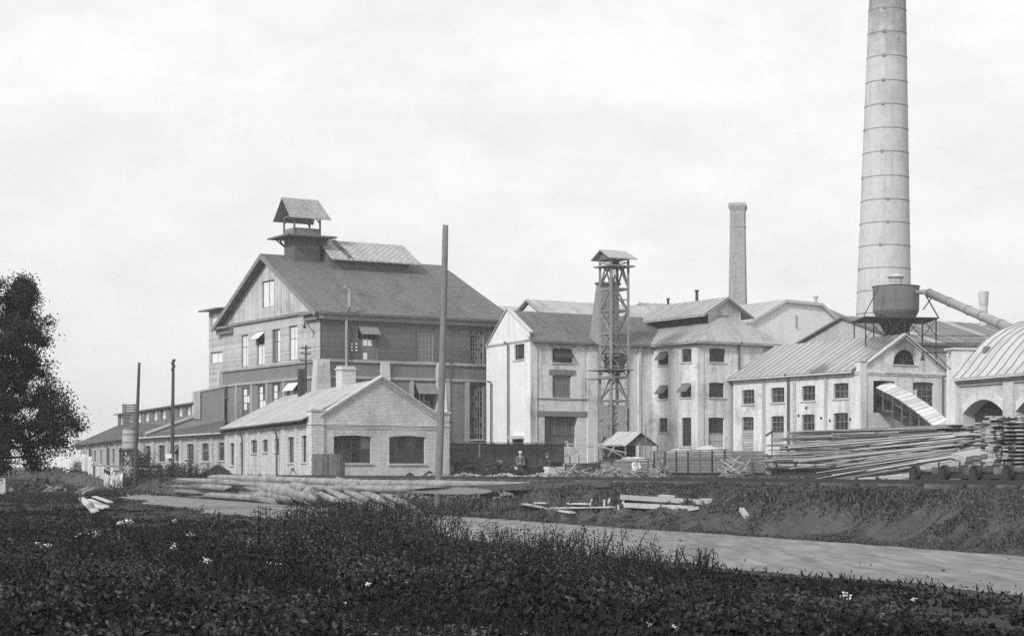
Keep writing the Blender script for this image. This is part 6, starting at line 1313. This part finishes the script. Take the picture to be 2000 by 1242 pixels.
# the big tree at the left edge
td = 72.0; tb = at_ground(-55, td); tree = thing('leafy_tree', 'large dark leafy tree spreading in from the left edge', 'tree', tb)
cl = [(8, 600, 62), (50, 585, 34), (28, 560, 26), (30, 672, 66), (72, 640, 30), (88, 668, 16), (20, 770, 86), (70, 720, 30), (84, 776, 42), (118, 812, 32), (138, 828, 16), (60, 850, 66), (108, 856, 28), (20, 885, 52), (70, 890, 26), (-70, 620, 90), (-60, 740, 110), (-80, 850, 110), (-150, 700, 110), (-60, 560, 60)]
C = []
trunk = MB(); top = P(-40, 640, td)
trunk.tube([tb - Vector((0, 0, .3)), tb + Vector((.1, 0, 1.5)), tb + Vector((.2, .1, 3.2)), top], [.32, .26, .2, .08], 12); trunk.build('trunk', 'bark_dark', tree, smooth=True)
for (x, y, r) in cl:
    c = P(x, y, td); R_ = r / F * td; dy = random.uniform(-1.2, 1.2) if x > 40 else random.uniform(-2, 2); c.y += dy
    k = max(6, int(26 * R_ ** 1.6))
    mb = MB(); s = tb + Vector((.2, .1, 2.6)).lerp(Vector((.3, .1, 4.2)), random.random()); mid = s.lerp(c, .5) + Vector((0, 0, -.3)); mb.tube([s, mid, c], [.1, .06, .02], 7); mb.build('limb', 'bark_dark', tree)
    for _ in range(k):
        v = Vector(rng.normal(size=3)).normalized() * R_ * random.uniform(.25, 1.05); q = c + v; n = int(random.uniform(170, 270) if x < 55 else random.uniform(100, 170)); rr = random.uniform(.16, .36) * (1 if x < 55 else 1.25)
        C.append(np.array(q) + rng.normal(size=(n, 3)) * rr * np.array([.65, .65, .5]))
C = np.concatenate(C); quads('crown', C, rng.uniform(.07, .13, len(C)), 'leaf', tree, loc=tb)
mat('leaf_tall', .046, .4, .9, .3, 5, rough=.75, spec=.15, island=.8)
# ground cover
def hvec(X, Y): return np.array([zg(x, y) for x, y in zip(X, Y)])
def scatter(n, d0, d1, keep, power=1.0, margin=1.25):
    u = rng.random(n); d = (d0 ** (2 - power) + u * (d1 ** (2 - power) - d0 ** (2 - power))) ** (1 / (2 - power)) if power != 2 else d0 * (d1 / d0) ** u
    X = (rng.random(n) * 2 - 1) * 1000 / F * d * margin; w = .937 * X + .348 * d; t = -.348 * X + .937 * d; k = keep(X, d, w, t); return X[k], d[k]
def lump(X, Y, s, k=0): return .5 + .25 * (np.sin(X * s + k) * np.cos(Y * s * .8 + 2 * k) + np.sin(X * s * 2.3 + Y * s * 1.1 + k) * .8)
def wt(n, w0, w1, t0, t1):
    w = rng.uniform(w0, w1, n); t = 1 / (1 / t0 + rng.random(n) * (1 / t1 - 1 / t0)); return w * .937 - t * .348, w * .348 + t * .937
edge = lambda t: np.clip((t - 110) / 26, 0, 1) * 12 + 14.0 + .4 * np.sin(t * .31 + .7) + .25 * np.sin(t * .83 + 1.4) + np.clip((t - 55) / 40, 0, 1) * 1.1 + np.clip((t - 85) / 30, 0, 1) * 2.2
X, Y = scatter(130000, 13, 190, lambda X, d, w, t: (w < edge(t) + rng.normal(size=len(w)) * .35), 1.75)
tpf = lambda X, Y: np.clip((edge(-.348 * X + .937 * Y) - (.937 * X + .348 * Y)) / 6.5, .08, 1) * np.clip(60 / Y, .35, 1)
H = (.05 + .30 * lump(X, Y, .7) ** 2) * rng.uniform(.4, 1.4, len(X)) * tpf(X, Y); B = np.stack([X, Y, hvec(X, Y) - .02], 1)
tag(blades('grass', B, H, 'grass', .010 + .0005 * Y[:, None], .5), 'rough dark grass filling the foreground', 'grass', None, 'stuff')
X, Y = wt(9000, 13.6, 16.6, 12, 110); k = rng.random(len(X)) < np.clip(1 - ((.937 * X + .348 * Y) - edge(-.348 * X + .937 * Y) + .2) / 1.6, 0, 1) ** 2 * lump(X, Y, 1.6, 2) * 1.5; X, Y = X[k], Y[k]
tag(blades('verge_grass', np.stack([X, Y, hvec(X, Y)], 1), rng.uniform(.02, .11, len(X)), 'grass', .012 + .0004 * Y[:, None], .7), 'sparse grass tufts creeping over the near edge of the dirt road', 'grass', None, 'stuff')
X, Y = scatter(40000, 95, 215, lambda X, d, w, t: (w < 27) & (X < -14) & ((w < 15.5) | (w > 21.4) | (t > 118)), 1.0, 1.12)
tag(blades('meadow_grass', np.stack([X, Y, hvec(X, Y) - .03], 1), rng.uniform(.1, .4, len(X)), 'grass', .05, .5), 'rough grass on the far left slope below the tree', 'grass', None, 'stuff')
# leafy weeds over the grass
def weeds(n, d0, d1, keep, hmin, hmax, leaves, size, m, name, label, power=1.6, clump=None, w_tap=False):
    X, Y = scatter(n, d0, d1, keep, power)
    if clump is not None: k = rng.random(len(X)) < clump(X, Y); X, Y = X[k], Y[k]
    Z = hvec(X, Y); h = rng.uniform(hmin, hmax, len(X)) * (.3 + 1.1 * lump(X, Y, .55, 1) ** 2) * (tpf(X, Y) if w_tap else 1); C = []; S = []; psz = rng.uniform(.5, 1.6, len(X))
    for _ in range(leaves):
        f = rng.random(len(X)) ** .75; r = .05 + .11 * (1 - f * .6); a = rng.uniform(0, 6.3, len(X)); C.append(np.stack([X + r * np.cos(a) * rng.uniform(.3, 1.6, len(X)), Y + r * np.sin(a), Z + h * f], 1)); S.append(rng.uniform(.6, 1.3, len(X)) * psz * size * (1 - .35 * f) * (1 + Y / 130))
    return tag(quads(name, np.concatenate(C), np.concatenate(S), m, up=.7), label, 'weeds', None, 'stuff')
weeds(24000, 13, 60, lambda X, d, w, t: w < edge(t) - .5, .10, .42, 14, .078, 'leaf_weed', 'weeds', 'dark broad-leaved weeds carpeting the foreground', 1.6, lambda X, Y: .08 + .92 * lump(X, Y, .42, 3) ** 1.6, True)
weeds(13000, 15, 50, lambda X, d, w, t: w < edge(t) - 2, .22, .62, 22, .06, 'leaf_tall', 'weeds', 'scattered lighter leafy weed clumps standing above the foreground carpet', 1.5, lambda X, Y: np.clip(lump(X, Y, .8, 6) * 1.9 - .95, 0, 1), True)
weeds(9000, 45, 200, lambda X, d, w, t: w < edge(t) - .3, .1, .3, 9, .07, 'leaf_weed', 'weeds', 'low weeds on the left meadow beyond the foreground', 1.2, None, True)
# grass and herbs of the bank
X, Y = wt(230000, 21.0, 25.4, 22, 150); k = rng.random(len(X)) < .35 + .65 * lump(X, Y, .9, 7); X, Y = X[k], Y[k]
H = (.03 + .15 * lump(X, Y, 1.3) ** 2) * rng.uniform(.4, 1.3, len(X)); B = np.stack([X, Y, hvec(X, Y) - .02], 1)
tag(blades('bank_grass', B, H, 'grass_bank', .012 + .0005 * Y[:, None], .55), 'short dry grass on the railway bank', 'grass', None, 'stuff')
weeds(12000, 28, 130, lambda X, d, w, t: (w > 21.0) & (w < 24.2), .05, .22, 9, .05, 'leaf_weed', 'bank_herbs', 'tufts of low herbs on the bank slope', 1.3, lambda X, Y: (.9 * lump(X, Y, 1.1, 2) ** 2 + .1) * np.clip(1.25 - ((.937 * X + .348 * Y) - 21.4) / 2.2, .12, 1))
weeds(2600, 44, 70, lambda X, d, w, t: (w > 20.8) & (w < 22.8) & (X < 6) & (X > -4), .2, .6, 14, .05, 'leaf_weed', 'bank_weeds', 'taller dark weeds at the foot of the bank', 1.0, lambda X, Y: lump(X, Y, .9, 1))
X, Y = scatter(60000, 60, 170, lambda X, d, w, t: (w > 25) & (w < 58), 1.3, 1.1)
k = rng.random(len(X)) < lump(X, Y, .35, 4) ** 2 * .6; X, Y = X[k], Y[k]
tag(blades('yard_grass', np.stack([X, Y, hvec(X, Y) - .02], 1), .06 + .12 * rng.random(len(X)), 'grass_bank', .03, .5), 'thin trampled grass patches in the yard', 'grass', None, 'stuff')
# shrubby weeds beside the tank and railing
def clump(name, label, pts, n, hmin, hmax, leaves, size, m, cat='plant', spread=.9, group=None, umb=0):
    """tall stalks with leaves: stems one part, foliage another"""
    c0 = pts[0]; o = thing(name, label, cat, c0, group); st = MB(); C = []; S = []
    for _ in range(n):
        p = random.choice(pts); b = Vector((p.x + random.gauss(0, spread), p.y + random.gauss(0, spread * .8), 0)); b.z = zg(b.x, b.y); h = random.uniform(hmin, hmax); ln = Vector((random.gauss(0, .24), random.gauss(0, .2), 1)) * h
        st.tube([b, b + ln * .55, b + ln], [.010, .008, .004], 4, caps=False)
        k = int(leaves * h / hmax); f = rng.random(k) ** .8; a = rng.uniform(0, 6.3, k); r = rng.uniform(.02, .24, k) * (1.1 - .55 * f) * (.5 + h)
        C.append(np.array(b) + np.array(ln) * f[:, None] + np.stack([r * np.cos(a), r * np.sin(a), -.02 * np.ones(k)], 1)); S.append(rng.uniform(.6, 1.25, k) * size * (1 - .3 * f))
        for _ in range(umb): C.append(np.array(b + ln) + rng.normal(size=(4, 3)) * .035); S.append(np.full(4, .035))
    st.build('stems', 'leaf_weed', o)['kind'] = 'stuff'; q = quads('foliage', np.concatenate(C), np.concatenate(S), m, o, up=.5, loc=c0); return o
def gp_(x, y): return ground(x, y)
clump('tall_weeds', 'big dense clump of tall weeds in front of the diagonal logs', [gp_(x, y) for x, y in ((590, 1085), (640, 1075), (690, 1080), (740, 1085), (790, 1080), (620, 1050), (680, 1050), (740, 1050), (790, 1055), (580, 1110), (700, 1110), (790, 1105))], 620, .4, 1.02, 80, .07, 'leaf_tall', spread=.6)
clump('tall_weeds', 'thinner stand of flowering weeds against the road, right of the big clump', [gp_(x, y) for x, y in ((920, 1115), (970, 1110), (1020, 1115), (1060, 1110), (1100, 1118), (1150, 1122))], 190, .25, .72, 60, .058, 'leaf_tall', spread=.4, umb=2)
clump('tall_weeds', 'low straggling weeds at the road edge before the bank beams', [gp_(x, y) for x, y in ((1180, 1130), (1220, 1130), (1260, 1135))], 110, .25, .5, 45, .045, 'leaf_tall', spread=.35, umb=1)
clump('road_plant', 'single small bushy plant silhouetted against the road', [gp_(1365, 1120)], 16, .22, .42, 34, .05, 'leaf_tall', spread=.09)
clump('tall_weeds', 'dark weeds round the foot of the leaning pole', [gp_(x, y) for x, y in ((820, 1012), (850, 1010), (900, 1000), (950, 1005), (1000, 1010))], 160, .25, .6, 24, .06, 'leaf_pale', spread=.9)
clump('scrub', 'dark scrub filling the gap behind the pole railing', [at_ground(x, d) for x, d in ((250, 141), (275, 140), (300, 139), (330, 138), (355, 136), (375, 134))], 260, .6, 1.15, 34, .13, 'leaf_weed', 'shrub', .9)
clump('scrub', 'dark bush against the trestle of the water tank', [at_ground(x, 152) for x in (272, 278)], 60, 1.0, 2.3, 60, .16, 'leaf_weed', 'shrub', .35)
clump('scrub', 'small bush beside the white boundary pier', [at_ground(x, 178) for x in (146, 150)], 30, .6, 1.2, 40, .15, 'leaf_weed', 'shrub', .4)
# white flowers in the grass
fl = [(405, 1095), (237, 1021), (251, 1018), (340, 1017), (373, 1043), (489, 1056), (577, 1081), (605, 1091), (525, 1100), (543, 1102), (339, 1067), (680, 1060), (672, 1178), (762, 1125), (720, 1142), (790, 1137), (858, 1145), (665, 1124), (90, 1066), (74, 1062), (184, 1042), (155, 1044), (299, 1190), (1268, 1228), (1650, 1165), (1785, 1170), (1318, 1232)]
for k, (x, y) in enumerate(fl):
    g = ground(x, y + 14); h = .12 + random.random() * .16; o = thing('flowering_weed', 'white flowering weed head in the dark foreground grass', 'flower', g, 'white flowers in the foreground'); hd = P(x, y, g.y)
    if hd.z < g.z + .08: hd.z = g.z + .1
    mb = MB(); mb.tube([g, hd], [.008, .006], 4, caps=False); mb.build('stem', 'leaf_weed', o); n = 26; rr = random.uniform(.02, .045) * g.y / 32
    q = quads('flower_head', np.array(hd) + rng.normal(size=(n, 3)) * rr * np.array([1, 1, .6]), np.full(n, rr * 1.3), 'petal', o, up=1.5, aspect=.9, loc=g)

# ------------------------------------------------------------------ thin air haze round the whole place
mh = bpy.data.materials.new('haze_air'); mh.use_nodes = True; mh.node_tree.nodes.clear()
vo = N(mh.node_tree, 'ShaderNodeVolumePrincipled'); vo.inputs['Density'].default_value = .0005; vo.inputs['Color'].default_value = (.95, .95, .95, 1)
om = N(mh.node_tree, 'ShaderNodeOutputMaterial'); mh.node_tree.links.new(vo.outputs[0], om.inputs['Volume'])
MATS['haze_air'] = mh; mb = MB(); mb.box((0, 0, 30), (3200, 3200, 32)); tag(mb.build('haze', 'haze_air'), None, None, None, 'stuff')
